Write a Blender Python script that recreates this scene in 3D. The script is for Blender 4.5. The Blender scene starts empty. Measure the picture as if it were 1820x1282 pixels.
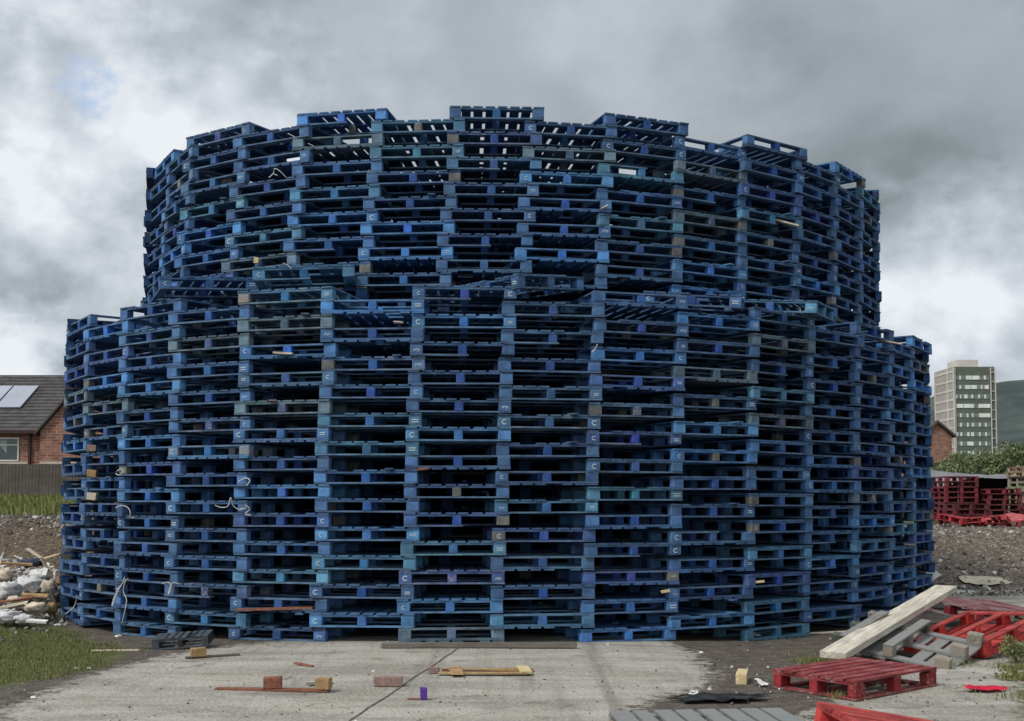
import bpy, math, random
from mathutils import Vector, Matrix, Euler, noise
random.seed(7)
R = math.radians
SC = bpy.context.scene
COL = SC.collection

# ------------------------------------------------------------------ camera
F, PITCH, HOR = 2000.0, R(3.0), 890.0
CAMZ = 1.6
CY = HOR - F * math.tan(PITCH)
cam_d = bpy.data.cameras.new("camera")
cam = bpy.data.objects.new("camera", cam_d)
COL.objects.link(cam)
cam_d.sensor_width = 36.0
cam_d.lens = F / 1820 * 36.0
cam_d.shift_y = (CY - 641.0) / 1820
cam_d.clip_start, cam_d.clip_end = 0.1, 9000
cam.location = (0, 0, CAMZ)
cam.rotation_euler = (math.pi / 2 + PITCH, 0, 0)
SC.camera = cam

def ray(px, py):
    xc, yc = (px - 910) / F, (CY - py) / F
    return Vector((xc, math.cos(PITCH) - yc * math.sin(PITCH), math.sin(PITCH) + yc * math.cos(PITCH)))

def at(px, py, Y):
    d = ray(px, py)
    d = d * (Y / d.y)
    return Vector((d.x, d.y, d.z + CAMZ))

def sst(a, b, x):
    t = max(0.0, min(1.0, (x - a) / (b - a)))
    return t * t * (3 - 2 * t)

def gz(x, y):
    """height of the ground"""
    z = -0.12 * math.exp(-((x - 3.6) ** 2 + (y - 14.6) ** 2) / 5.5)
    z -= 0.07 * math.exp(-((x + 5.2) ** 2 + (y - 14.2) ** 2) / 4.0)
    dist = math.hypot(x, y - 20)
    out = sst(7.6, 9.0, dist)
    if x > 0:
        z += out * (0.85 * sst(20.5, 26.5, y) + 0.25 * sst(26, 60, y)) * sst(5, 7, x)
    else:
        z += out * (1.15 * sst(23, 30, y) + 0.5 * sst(31, 52, y)) * sst(5, 8, -x)
        z += 0.45 * math.exp(-((x + 7.7) ** 2 / 1.6 + (y - 17.0) ** 2 / 3.0))
    if y > 19 and y < 60 and out > 0:
        z += 0.10 * out * sst(19, 22, y) * (1 - sst(34, 60, y)) * (noise.noise(Vector((x * 0.7, y * 0.7, 0))) + 0.6 * noise.noise(Vector((x * 2.1, y * 2.1, 3))))
    z += 0.012 * noise.noise(Vector((x * 0.8, y * 0.8, 7)))
    return z

def G(px, py, dz=0.0):
    d = ray(px, py)
    t = (dz - CAMZ) / d.z
    for _ in range(12):
        p = d * t
        t = (gz(p.x, p.y) + dz - CAMZ) / d.z
    p = d * t
    return Vector((p.x, p.y, gz(p.x, p.y) + dz))

# ------------------------------------------------------------------ object helpers
def tag(o, label=None, cat=None, group=None, kind=None):
    if label: o["label"] = label
    if cat: o["category"] = cat
    if group: o["group"] = group
    if kind: o["kind"] = kind
    return o

def empty(name, loc=(0, 0, 0), rot=(0, 0, 0)):
    o = bpy.data.objects.new(name, None)
    o.empty_display_size = 0.2
    o.location = loc
    o.rotation_euler = rot
    COL.objects.link(o)
    return o

class MB:
    """mesh builder"""
    def __init__(s):
        s.v, s.f = [], []
    def add(s, vs, fs):
        n = len(s.v)
        s.v += [tuple(v) for v in vs]
        s.f += [tuple(i + n for i in f) for f in fs]
        return s
    def box(s, x0, x1, y0, y1, z0, z1, M=None, jit=0.0):
        c = [Vector((x, y, z)) for z in (z0, z1) for y in (y0, y1) for x in (x0, x1)]
        if jit:
            c = [p + Vector((random.uniform(-jit, jit), random.uniform(-jit, jit), random.uniform(-jit, jit))) for p in c]
        if M is not None:
            c = [M @ p for p in c]
        return s.add(c, [(0, 2, 3, 1), (4, 5, 7, 6), (0, 1, 5, 4), (2, 6, 7, 3), (0, 4, 6, 2), (1, 3, 7, 5)])
    def tube(s, pts, r, n=5):
        pts = [Vector(p) for p in pts]
        vs, fs = [], []
        for i, p in enumerate(pts):
            t = (pts[min(i + 1, len(pts) - 1)] - pts[max(i - 1, 0)]).normalized()
            a = t.cross(Vector((0.31, 0.22, 0.93))).normalized()
            b = t.cross(a)
            rr = r[i] if isinstance(r, (list, tuple)) else r
            for k in range(n):
                w = 2 * math.pi * k / n
                vs.append(p + (a * math.cos(w) + b * math.sin(w)) * rr)
        for i in range(len(pts) - 1):
            for k in range(n):
                fs.append((i * n + k, i * n + (k + 1) % n, (i + 1) * n + (k + 1) % n, (i + 1) * n + k))
        fs.append(tuple(range(n - 1, -1, -1)))
        fs.append(tuple((len(pts) - 1) * n + k for k in range(n)))
        return s.add(vs, fs)
    def prism(s, pts, d):
        """extrude polygon pts (list of Vector) along d"""
        n = len(pts)
        d = Vector(d)
        vs = [Vector(p) for p in pts] + [Vector(p) + d for p in pts]
        fs = [tuple(range(n)), tuple(range(2 * n - 1, n - 1, -1))]
        fs += [(i, i + n, (i + 1) % n + n, (i + 1) % n) for i in range(n)]
        return s.add(vs, fs)
    def mesh(s, name, mat=None):
        me = bpy.data.meshes.new(name)
        me.from_pydata(s.v, [], s.f)
        if mat: me.materials.append(mat)
        me.update()
        return me
    def build(s, name, mat, parent=None, loc=None, rot=None, bevel=0.0, smooth=False, color=None):
        o = bpy.data.objects.new(name, s.mesh(name, mat))
        COL.objects.link(o)
        if parent: o.parent = parent
        if loc is not None: o.location = loc
        if rot is not None: o.rotation_euler = rot
        if color: o.color = color
        if smooth: o.data.shade_smooth()
        if bevel:
            m = o.modifiers.new("bevel", "BEVEL")
            m.width, m.segments = bevel, 2
        return o

# ------------------------------------------------------------------ materials
def newmat(name):
    m = bpy.data.materials.new(name)
    m.use_nodes = True
    nt = m.node_tree
    nt.nodes.clear()
    out = nt.nodes.new("ShaderNodeOutputMaterial")
    b = nt.nodes.new("ShaderNodeBsdfPrincipled")
    nt.links.new(b.outputs[0], out.inputs[0])
    return m, nt, b

def N(nt, typ, **kw):
    n = nt.nodes.new("ShaderNode" + typ)
    for k, v in kw.items():
        if k.startswith("i_"):
            key = k[2:]
            key = int(key) if key.isdigit() else key.replace("_", " ")
            n.inputs[key].default_value = v
        else:
            setattr(n, k, v)
    return n

def L(nt, a, b):
    nt.links.new(a, b)

def mixc(nt, fac, a, b, blend="MIX"):
    n = N(nt, "MixRGB", blend_type=blend)
    for s, v in ((0, fac), (1, a), (2, b)):
        if hasattr(v, "links"): L(nt, v, n.inputs[s])
        else: n.inputs[s].default_value = v if s == 0 else (*v[:3], 1)
    return n.outputs[0]

def mth(nt, op, a, b=0.0, clamp=False):
    n = N(nt, "Math", operation=op, use_clamp=clamp)
    for s, v in ((0, a), (1, b)):
        if hasattr(v, "links"): L(nt, v, n.inputs[s])
        else: n.inputs[s].default_value = v
    return n.outputs[0]

def mr(nt, v, a, b, c=0.0, d=1.0):
    n = N(nt, "MapRange", interpolation_type="SMOOTHSTEP")
    L(nt, v, n.inputs[0])
    for i, x in enumerate((a, b, c, d)): n.inputs[i + 1].default_value = x
    return n.outputs[0]

def noise4(nt, vec, scale, detail=4, rough=0.6, w=None):
    n = N(nt, "TexNoise")
    n.noise_dimensions = "4D" if w is not None else "3D"
    n.inputs["Scale"].default_value = scale
    n.inputs["Detail"].default_value = detail
    n.inputs["Roughness"].default_value = rough
    if vec is not None: L(nt, vec, n.inputs["Vector"])
    if w is not None: L(nt, w, n.inputs["W"])
    return n.outputs[0]

def bump(nt, b, h, strength=0.4, dist=0.01):
    n = N(nt, "Bump")
    n.inputs["Strength"].default_value = strength
    n.inputs["Distance"].default_value = dist
    L(nt, h, n.inputs["Height"])
    L(nt, n.outputs[0], b.inputs["Normal"])

def paint_wood(name, bare=(0.30, 0.26, 0.21), stretch=(1, 1, 1), island=False, rough=0.75):
    """flaking paint on rough wood; the tint is the object's colour, its alpha is the wear"""
    m, nt, b = newmat(name)
    oi = N(nt, "ObjectInfo")
    tc = N(nt, "TexCoord")
    mp = N(nt, "Mapping")
    mp.inputs["Scale"].default_value = stretch
    L(nt, tc.outputs["Object"], mp.inputs[0])
    v = mp.outputs[0]
    w = mth(nt, "MULTIPLY", oi.outputs["Random"], 37.0)
    base = oi.outputs["Color"]
    wear = oi.outputs["Alpha"]
    big = noise4(nt, v, 5.0, 3, 0.6, w)
    fine = noise4(nt, v, 38.0, 5, 0.7, w)
    c = mixc(nt, mr(nt, big, 0.3, 0.7), mixc(nt, 1.0, base, (0.62, 0.62, 0.66), "MULTIPLY"), mixc(nt, 1.0, base, (1.25, 1.3, 1.25), "MULTIPLY"))
    if island:
        ge = N(nt, "NewGeometry")
        k = mth(nt, "ADD", mth(nt, "MULTIPLY", ge.outputs["Random Per Island"], 0.9), 0.5)
        c = mixc(nt, 1.0, c, k, "MULTIPLY")
        c = mixc(nt, mth(nt, "GREATER_THAN", ge.outputs["Random Per Island"], 0.93), c, (0.13, 0.12, 0.10))
    # flakes: threshold falls as wear rises
    s = mth(nt, "ADD", mth(nt, "MULTIPLY", fine, 0.65), mth(nt, "MULTIPLY", big, 0.35))
    th = mth(nt, "SUBTRACT", 0.80, mth(nt, "MULTIPLY", wear, 0.5))
    fl = mth(nt, "MULTIPLY", mth(nt, "SUBTRACT", s, th), 9.0, True)
    bb = mixc(nt, fine, tuple(x * 0.65 for x in bare), tuple(x * 1.25 for x in bare))
    c = mixc(nt, fl, c, bb)
    dirt = mr(nt, noise4(nt, v, 14.0, 3, 0.5, w), 0.55, 0.8)
    c = mixc(nt, mth(nt, "MULTIPLY", dirt, 0.45), c, (0.05, 0.05, 0.05))
    L(nt, c, b.inputs["Base Color"])
    b.inputs["Roughness"].default_value = rough
    b.inputs["Specular IOR Level"].default_value = 0.35
    bump(nt, b, fine, 0.5, 0.006)
    return m

def simple(name, col, var=0.25, scale=20.0, rough=0.8, b_str=0.3, b_dist=0.01, col2=None, stretch=(1, 1, 1), metal=0.0, spec=0.3):
    m, nt, b = newmat(name)
    tc = N(nt, "TexCoord")
    mp = N(nt, "Mapping")
    mp.inputs["Scale"].default_value = stretch
    L(nt, tc.outputs["Object"], mp.inputs[0])
    f = noise4(nt, mp.outputs[0], scale, 5, 0.65)
    f2 = noise4(nt, mp.outputs[0], scale * 0.22, 3, 0.5)
    c1 = tuple(x * (1 - var) for x in col)
    c2 = col2 or tuple(min(1, x * (1 + var)) for x in col)
    c = mixc(nt, mr(nt, f, 0.3, 0.7), c1, c2)
    c = mixc(nt, mth(nt, "MULTIPLY", mr(nt, f2, 0.35, 0.7), 0.5), c, tuple(x * 0.7 for x in col))
    L(nt, c, b.inputs["Base Color"])
    b.inputs["Roughness"].default_value = rough
    b.inputs["Metallic"].default_value = metal
    b.inputs["Specular IOR Level"].default_value = spec
    if b_str: bump(nt, b, f, b_str, b_dist)
    return m

M = {}
M["paint"] = paint_wood("flaking painted wood")
M["board"] = paint_wood("flaking painted board", bare=(0.24, 0.24, 0.235), stretch=(1, 1, 1))
M["mass"] = paint_wood("painted pallet mass", island=True)
M["mark"] = simple("white stencil paint", (0.50, 0.64, 0.74), 0.35, 60, 0.6, col2=(0.62, 0.74, 0.80))
M["strap"] = simple("white plastic strap", (0.62, 0.62, 0.6), 0.2, 30, 0.45, 0.1)
M["timber"] = simple("fresh sawn timber", (0.60, 0.55, 0.46), 0.35, 26, 0.75, 0.25, 0.004, stretch=(0.12, 1, 1))
M["yellow"] = simple("yellow pine block", (0.66, 0.54, 0.30), 0.2, 30, 0.75, 0.2)
M["old"] = simple("weathered grey timber", (0.17, 0.15, 0.13), 0.35, 24, 0.85, 0.4, 0.006, stretch=(0.1, 1, 1))
M["rust_wood"] = simple("red brown stained wood", (0.24, 0.10, 0.06), 0.35, 34, 0.8)
M["pink_wood"] = simple("faded pink block", (0.30, 0.20, 0.17), 0.3, 34, 0.8)
M["purple"] = simple("purple painted wood", (0.10, 0.04, 0.28), 0.25, 40, 0.6)
M["ply"] = simple("tan plywood", (0.38, 0.25, 0.12), 0.3, 18, 0.8)
M["tan"] = simple("pale cardboard", (0.60, 0.52, 0.41), 0.18, 8, 0.9)
M["white"] = simple("white board", (0.78, 0.78, 0.76), 0.08, 8, 0.6)
M["bag"] = simple("white crumpled sack", (0.66, 0.66, 0.66), 0.16, 9, 0.55, 0.6, 0.05)
M["bag_blue"] = simple("dark blue cloth sack", (0.05, 0.06, 0.11), 0.3, 9, 0.7, 0.6, 0.05)
M["black"] = simple("black plastic sheet", (0.018, 0.02, 0.024), 0.3, 14, 0.35, 0.5, 0.02, spec=0.5)
M["redcloth"] = simple("bright red cloth", (0.55, 0.012, 0.045), 0.25, 12, 0.75, 0.3)
M["stone"] = simple("loose stone", (0.30, 0.28, 0.25), 0.4, 9, 0.9, 0.5, 0.02)

# ------------------------------------------------------------------ world: overcast, broken cloud
SUN_EL, SUN_AZ = R(50), R(-128)      # azimuth from +Y towards +X
W = bpy.data.worlds.new("World")
SC.world = W
W.use_nodes = True
nt = W.node_tree
nt.nodes.clear()
wo = nt.nodes.new("ShaderNodeOutputWorld")
bg = nt.nodes.new("ShaderNodeBackground")
L(nt, bg.outputs[0], wo.inputs[0])
sky = nt.nodes.new("ShaderNodeTexSky")
sky.sky_type = "NISHITA"
sky.sun_disc = False
sky.sun_elevation = SUN_EL
sky.sun_rotation = SUN_AZ
bg.inputs[1].default_value = 0.1
tc = nt.nodes.new("ShaderNodeTexCoord")
nrm = N(nt, "VectorMath", operation="NORMALIZE")
L(nt, tc.outputs["Generated"], nrm.inputs[0])
dirn = nrm.outputs[0]
def wnoise(scale, detail, rough, off, squash=2.2):
    mp = N(nt, "Mapping")
    mp.inputs["Location"].default_value = off
    mp.inputs["Scale"].default_value = (1, 1, squash)
    L(nt, dirn, mp.inputs[0])
    n = N(nt, "TexNoise")
    n.inputs["Scale"].default_value = scale
    n.inputs["Detail"].default_value = detail
    n.inputs["Roughness"].default_value = rough
    L(nt, mp.outputs[0], n.inputs["Vector"])
    return n
wn = wnoise(6.5, 8, 0.62, (3.1, 0.4, 1.7))
off = N(nt, "VectorMath", operation="SUBTRACT")
L(nt, wn.outputs["Color"], off.inputs[0]); off.inputs[1].default_value = (0.5, 0.5, 0.5)
sc_ = N(nt, "VectorMath", operation="SCALE"); L(nt, off.outputs[0], sc_.inputs[0]); sc_.inputs[3].default_value = 0.11
ad = N(nt, "VectorMath", operation="ADD"); L(nt, dirn, ad.inputs[0]); L(nt, sc_.outputs[0], ad.inputs[1])
wd = N(nt, "VectorMath", operation="NORMALIZE"); L(nt, ad.outputs[0], wd.inputs[0])
def blob(px, py, deg, src=None):
    c = ray(px, py).normalized()
    d = N(nt, "VectorMath", operation="DOT_PRODUCT")
    L(nt, src or wd.outputs[0], d.inputs[0]); d.inputs[1].default_value = c
    return mr(nt, d.outputs["Value"], math.cos(R(deg)), 1.0)
base_n = wnoise(2.6, 8, 0.55, (0.3, 2.2, 0.9)).outputs[0]
tone = mth(nt, "ADD", mth(nt, "MULTIPLY", base_n, 0.30), 0.395)
puff = mr(nt, wnoise(9.0, 9, 0.52, (5.3, 1.2, 0.2), 1.25).outputs[0], 0.34, 0.66, -1.0, 1.0)
puff2 = mr(nt, wnoise(22.0, 8, 0.52, (2.3, 9.2, 4.2), 1.15).outputs[0], 0.30, 0.70, -1.0, 1.0)
# billows are crisp where the cloud is broken and bright, soft in the dark sheet
left = mth(nt, "ADD", blob(120, 260, 17), mth(nt, "MULTIPLY", blob(1700, 500, 9), 0.8))
k1 = mth(nt, "ADD", mth(nt, "MULTIPLY", left, 0.16), 0.065)
k2 = mth(nt, "ADD", mth(nt, "MULTIPLY", left, 0.06), 0.012)
tone = mth(nt, "ADD", tone, mth(nt, "MULTIPLY", puff, k1))
tone = mth(nt, "ADD", tone, mth(nt, "MULTIPLY", puff2, k2))
BLOBS = [(70, 190, 7, 0.34), (330, 110, 6, 0.21), (430, 230, 5, 0.16), (240, 270, 5, 0.12), (30, 655, 4, 0.50), (700, 130, 11, 0.10), (60, 480, 6, -0.02), (150, 560, 4, -0.04), (60, 20, 4, -0.05), (130, 400, 6, 0.10),
         (560, 20, 6, -0.12), (1650, 130, 10, -0.13), (1350, 60, 8, -0.04), (1700, 480, 6, 0.27), (1640, 620, 5, 0.10), (1780, 625, 3, -0.02),
         (1150, 130, 8, 0.05), (1560, 330, 5, -0.16), (1760, 330, 5, -0.10), (1640, 400, 2.5, 0.08)]
# the bright veil of cloud round the hidden sun, behind the camera
sv = Vector((math.sin(SUN_AZ) * math.cos(SUN_EL), math.cos(SUN_AZ) * math.cos(SUN_EL), math.sin(SUN_EL)))
dsun = N(nt, "VectorMath", operation="DOT_PRODUCT"); L(nt, wd.outputs[0], dsun.inputs[0]); dsun.inputs[1].default_value = sv
tone = mth(nt, "ADD", tone, mth(nt, "MULTIPLY", mr(nt, dsun.outputs["Value"], 0.1, 1.0), 0.55))
for px, py, dg, am in BLOBS:
    tone = mth(nt, "ADD", tone, mth(nt, "MULTIPLY", blob(px, py, dg), am))
cr = N(nt, "ValToRGB")
L(nt, tone, cr.inputs[0])
els = cr.color_ramp.elements
els[0].position, els[0].color = 0.10, (0.20, 0.235, 0.25, 1)
els[1].position, els[1].color = 1.0, (0.84, 0.88, 0.92, 1)
for p, c in ((0.30, (0.25, 0.29, 0.315, 1)), (0.46, (0.345, 0.39, 0.425, 1)), (0.62, (0.47, 0.52, 0.575, 1)), (0.80, (0.64, 0.69, 0.75, 1))):
    e = els.new(p); e.color = c
# a small rent of blue sky
hole = mth(nt, "MULTIPLY", mr(nt, mth(nt, "ADD", blob(150, 130, 2.4), mth(nt, "MULTIPLY", mth(nt, "SUBTRACT", wnoise(34.0, 7, 0.65, (1.1, 7.2, 2.2), 1.3).outputs[0], 0.5), 3.0)), 0.45, 1.5), 0.62)
cloud = N(nt, "VectorMath", operation="SCALE")
L(nt, cr.outputs[0], cloud.inputs[0]); cloud.inputs[3].default_value = 10.0
skyb = N(nt, "VectorMath", operation="SCALE")
L(nt, sky.outputs[0], skyb.inputs[0]); skyb.inputs[3].default_value = 2.1
fin = mixc(nt, hole, cloud.outputs[0], skyb.outputs[0])
L(nt, fin, bg.inputs[0])

sd = bpy.data.lights.new("sun", "SUN")
sd.energy = 2.1
sd.angle = R(14)
sd.color = (1.0, 0.95, 0.88)
sun = bpy.data.objects.new("sun", sd)
COL.objects.link(sun)
sdir = Vector((math.sin(SUN_AZ) * math.cos(SUN_EL), math.cos(SUN_AZ) * math.cos(SUN_EL), math.sin(SUN_EL)))
sun.rotation_euler = sdir.to_track_quat("Z", "Y").to_euler()
sun.location = sdir * 50

# ------------------------------------------------------------------ ground
def poly_px(pts):
    return [tuple(G(*p)[:2]) for p in pts]
CONC = poly_px([(-60, 1330), (0, 1262), (120, 1212), (230, 1180), (330, 1158), (420, 1146), (600, 1132), (900, 1128), (1180, 1132), (1235, 1160), (1270, 1196), (1255, 1222), (1180, 1238), (1120, 1262), (1090, 1300), (1000, 1420), (-60, 1420)])
CONC2 = poly_px([(1560, 1200), (1700, 1165), (1840, 1130), (1960, 1130), (2000, 1420), (1300, 1420), (1420, 1275)])
CONC3 = poly_px([(1660, 1052), (1720, 1045), (1960, 1045), (1960, 1085), (1700, 1090)])
GRASS = poly_px([(-120, 1100), (60, 1104), (120, 1118), (200, 1150), (235, 1168), (120, 1200), (0, 1222), (-160, 1280)])
GRASS2 = poly_px([(1790, 1085), (1900, 1070), (1960, 1290), (1830, 1290), (1800, 1200)])
def sdist(p, poly):
    x, y = p
    ins = False
    dm = 1e9
    n = len(poly)
    for i in range(n):
        x0, y0 = poly[i]; x1, y1 = poly[(i + 1) % n]
        if (y0 > y) != (y1 > y) and x < (x1 - x0) * (y - y0) / (y1 - y0) + x0: ins = not ins
        dx, dy = x1 - x0, y1 - y0
        t = max(0, min(1, ((x - x0) * dx + (y - y0) * dy) / (dx * dx + dy * dy + 1e-12)))
        dm = min(dm, math.hypot(x - x0 - t * dx, y - y0 - t * dy))
    return dm if ins else -dm
def axis(dense0, dense1, step, lo, hi):
    a = []
    x = dense0
    while x < dense1: a.append(x); x += step
    s = step; left = []; x = dense0
    while x > lo: s *= 1.18; x -= s; left.append(x)
    s = step; x = a[-1]; right = []
    while x < hi: s *= 1.18; x += s; right.append(x)
    return left[::-1] + a + right
XS = axis(-9.0, 10.5, 0.09, -3500, 3500)
YS = axis(6.5, 29.0, 0.09, -3000, 5000)
gv, gf, gm = [], [], []
for y in YS:
    for x in XS:
        gv.append((x, y, gz(x, y)))
        near = -9.5 < x < 11 and 5 < y < 31
        if near:
            p = (x, y)
            c = max(sdist(p, CONC), sdist(p, CONC2), sdist(p, CONC3))
            g = max(sdist(p, GRASS), sdist(p, GRASS2))
            gm.append((max(0, min(1, 0.5 + c)), max(0, min(1, 0.5 + g)), 0.0, 1))
        else:
            gm.append((0.0 if y > 0 else 0.6, 1.0 if (y > 33 or abs(x) > 30) else 0.0, 0, 1))
nx = len(XS)
for j in range(len(YS) - 1):
    for i in range(nx - 1):
        a = j * nx + i
        gf.append((a, a + 1, a + nx + 1, a + nx))
me = bpy.data.meshes.new("ground")
me.from_pydata(gv, [], gf)
ca = me.color_attributes.new("mask", "FLOAT_COLOR", "POINT")
flat = [c for t in gm for c in t]
ca.data.foreach_set("color", flat)
me.shade_smooth()
ground = bpy.data.objects.new("ground", me)
COL.objects.link(ground)
tag(ground, kind="structure")
m, nt, b = newmat("yard ground")
geo = N(nt, "NewGeometry")
pos = geo.outputs["Position"]
vc = N(nt, "VertexColor", layer_name="mask")
sep = N(nt, "SeparateColor")
L(nt, vc.outputs[0], sep.inputs[0])
n1 = noise4(nt, pos, 1.1, 6, 0.65)
n2 = noise4(nt, pos, 7.0, 6, 0.7)
n3 = noise4(nt, pos, 45.0, 5, 0.75)
mpx = N(nt, "Mapping"); mpx.inputs["Scale"].default_value = (0.35, 1.4, 1); L(nt, pos, mpx.inputs[0])
n4 = noise4(nt, mpx.outputs[0], 1.3, 6, 0.7)
vor = N(nt, "TexVoronoi"); vor.inputs["Scale"].default_value = 26.0; L(nt, pos, vor.inputs["Vector"])
vor2 = N(nt, "TexVoronoi"); vor2.inputs["Scale"].default_value = 70.0; L(nt, pos, vor2.inputs["Vector"])
vs_ = N(nt, "SeparateColor"); L(nt, vor.outputs["Color"], vs_.inputs[0])
vs2 = N(nt, "SeparateColor"); L(nt, vor2.outputs["Color"], vs2.inputs[0])
# concrete
cc = mixc(nt, mr(nt, n4, 0.34, 0.66), (0.285, 0.27, 0.24), (0.47, 0.45, 0.405))
cc = mixc(nt, mth(nt, "MULTIPLY", mr(nt, n1, 0.42, 0.75), 0.5), cc, (0.33, 0.285, 0.24))
cc = mixc(nt, mr(nt, n3, 0.30, 0.75), mixc(nt, 1.0, cc, (0.74, 0.74, 0.74), "MULTIPLY"), mixc(nt, 1.0, cc, (1.22, 1.22, 1.2), "MULTIPLY"))
cc = mixc(nt, mth(nt, "MULTIPLY", mth(nt, "GREATER_THAN", vs2.outputs[0], 0.88), 0.5), cc, (0.55, 0.53, 0.48))
cc = mixc(nt, mth(nt, "MULTIPLY", mr(nt, n2, 0.60, 0.78), 0.55), cc, (0.13, 0.12, 0.11))
mpt = N(nt, "Mapping"); mpt.inputs["Rotation"].default_value = (0, 0, R(-35)); mpt.inputs["Scale"].default_value = (3.2, 0.12, 1); L(nt, pos, mpt.inputs[0])
trk = noise4(nt, mpt.outputs[0], 1.0, 4, 0.6)
cc = mixc(nt, mth(nt, "MULTIPLY", mr(nt, trk, 0.50, 0.70), 0.60), cc, (0.18, 0.165, 0.145))
blot = noise4(nt, pos, 2.4, 3, 0.5)
cc = mixc(nt, mth(nt, "MULTIPLY", mr(nt, blot, 0.56, 0.74), 0.62), cc, (0.17, 0.15, 0.13))
hair = N(nt, "TexVoronoi"); hair.feature = "DISTANCE_TO_EDGE"; hair.inputs["Scale"].default_value = 0.55
wv = N(nt, "VectorMath", operation="ADD"); L(nt, pos, wv.inputs[0])
nzc = N(nt, "TexNoise"); nzc.inputs["Scale"].default_value = 3.0; nzc.inputs["Detail"].default_value = 6; L(nt, pos, nzc.inputs["Vector"])
nzs = N(nt, "VectorMath", operation="SCALE"); L(nt, nzc.outputs["Color"], nzs.inputs[0]); nzs.inputs[3].default_value = 0.5
L(nt, nzs.outputs[0], wv.inputs[1]); L(nt, wv.outputs[0], hair.inputs["Vector"])
cc = mixc(nt, mth(nt, "MULTIPLY", mr(nt, hair.outputs["Distance"], 0.0, 0.010, 1.0, 0.0), mth(nt, "MULTIPLY", mr(nt, n1, 0.45, 0.6), 0.6)), cc, (0.12, 0.11, 0.10))
# dirt and gravel
dc = mixc(nt, mr(nt, n2, 0.3, 0.7), (0.070, 0.060, 0.052), (0.150, 0.130, 0.112))
far = mr(nt, N(nt, "SeparateXYZ").outputs[1], 0, 1) if False else None
sx0 = N(nt, "SeparateXYZ"); L(nt, pos, sx0.inputs[0])
farm = mr(nt, sx0.outputs[1], 17.5, 20.0, 0.04, 0.75)
dc = mixc(nt, mth(nt, "MULTIPLY", mth(nt, "GREATER_THAN", vs_.outputs[1], 0.80), farm), dc, mixc(nt, vs_.outputs[2], (0.14, 0.13, 0.12), (0.40, 0.38, 0.35)))
dc = mixc(nt, mr(nt, n3, 0.3, 0.75), mixc(nt, 1.0, dc, (0.6, 0.6, 0.6), "MULTIPLY"), mixc(nt, 1.0, dc, (1.5, 1.48, 1.42), "MULTIPLY"))
gc = mixc(nt, mr(nt, n2, 0.3, 0.7), (0.045, 0.062, 0.018), (0.12, 0.14, 0.045))
gc = mixc(nt, mr(nt, n3, 0.45, 0.8), gc, (0.16, 0.14, 0.08))
sxyz = N(nt, "SeparateXYZ"); L(nt, pos, sxyz.inputs[0])
mound = mth(nt, "MULTIPLY", mr(nt, sxyz.outputs[1], 19.0, 21.5), 1.0)
dc = mixc(nt, mth(nt, "MULTIPLY", mound, 0.75), dc, mixc(nt, 1.0, dc, (1.25, 1.17, 1.08), "MULTIPLY"))
leftm = mr(nt, sx0.outputs[0], -8.0, -5.0, 1.0, 0.0)
dc = mixc(nt, mth(nt, "MULTIPLY", leftm, mound), dc, mixc(nt, 1.0, dc, (0.70, 0.62, 0.54), "MULTIPLY"))
jn = mth(nt, "MULTIPLY", mth(nt, "SUBTRACT", n2, 0.5), 1.0)
jm = mth(nt, "MULTIPLY", mth(nt, "SUBTRACT", n3, 0.5), 0.35)
jn = mth(nt, "ADD", jn, jm)
cf = mr(nt, mth(nt, "ADD", sep.outputs[0], jn), 0.42, 0.62)
gfac = mr(nt, mth(nt, "ADD", sep.outputs[1], mth(nt, "MULTIPLY", jn, 1.3)), 0.40, 0.66)
c = mixc(nt, cf, dc, cc)
c = mixc(nt, gfac, c, gc)
L(nt, c, b.inputs["Base Color"])
b.inputs["Roughness"].default_value = 0.92
b.inputs["Specular IOR Level"].default_value = 0.2
hb = mth(nt, "ADD", mth(nt, "MULTIPLY", n3, 0.4), mth(nt, "MULTIPLY", vor.outputs["Distance"], -0.5))
hb = mth(nt, "ADD", hb, mth(nt, "MULTIPLY", n2, mth(nt, "SUBTRACT", 1.6, mth(nt, "MULTIPLY", cf, 1.3))))
bump(nt, b, hb, 0.55, 0.035)
ground.data.materials.append(m)

# expansion joint in the concrete: dirt filled groove lying on it
mb = MB()
pts = [G(818, 1150), G(760, 1190), G(700, 1230), G(622, 1282), G(560, 1325)]
def ribbon(mb, pts, w, dz, wob=0.0, sub=14):
    P = []
    for a, b_ in zip(pts[:-1], pts[1:]):
        for k in range(sub):
            P.append(a.lerp(b_, k / sub))
    P.append(pts[-1])
    vs = []
    for i, p in enumerate(P):
        t = (P[min(i + 1, len(P) - 1)] - P[max(i - 1, 0)]).normalized()
        s = Vector((t.y, -t.x, 0))
        o = noise.noise(Vector((i * 0.31, w * 50, 0))) * wob
        ww = w * (0.7 + 0.6 * abs(noise.noise(Vector((i * 0.5, 5, 0)))))
        for sg in (-1, 1):
            q = p + s * (o + sg * ww)
            vs.append((q.x, q.y, gz(q.x, q.y) + dz))
    mb.add(vs, [(2 * i, 2 * i + 1, 2 * i + 3, 2 * i + 2) for i in range(len(P) - 1)])
ribbon(mb, pts, 0.009, 0.006, 0.008)
M["joint"] = simple("dirt in joint", (0.12, 0.105, 0.09), 0.35, 30, 0.95)
tag(mb.build("pavement_joint", M["joint"]), kind="structure")

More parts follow.
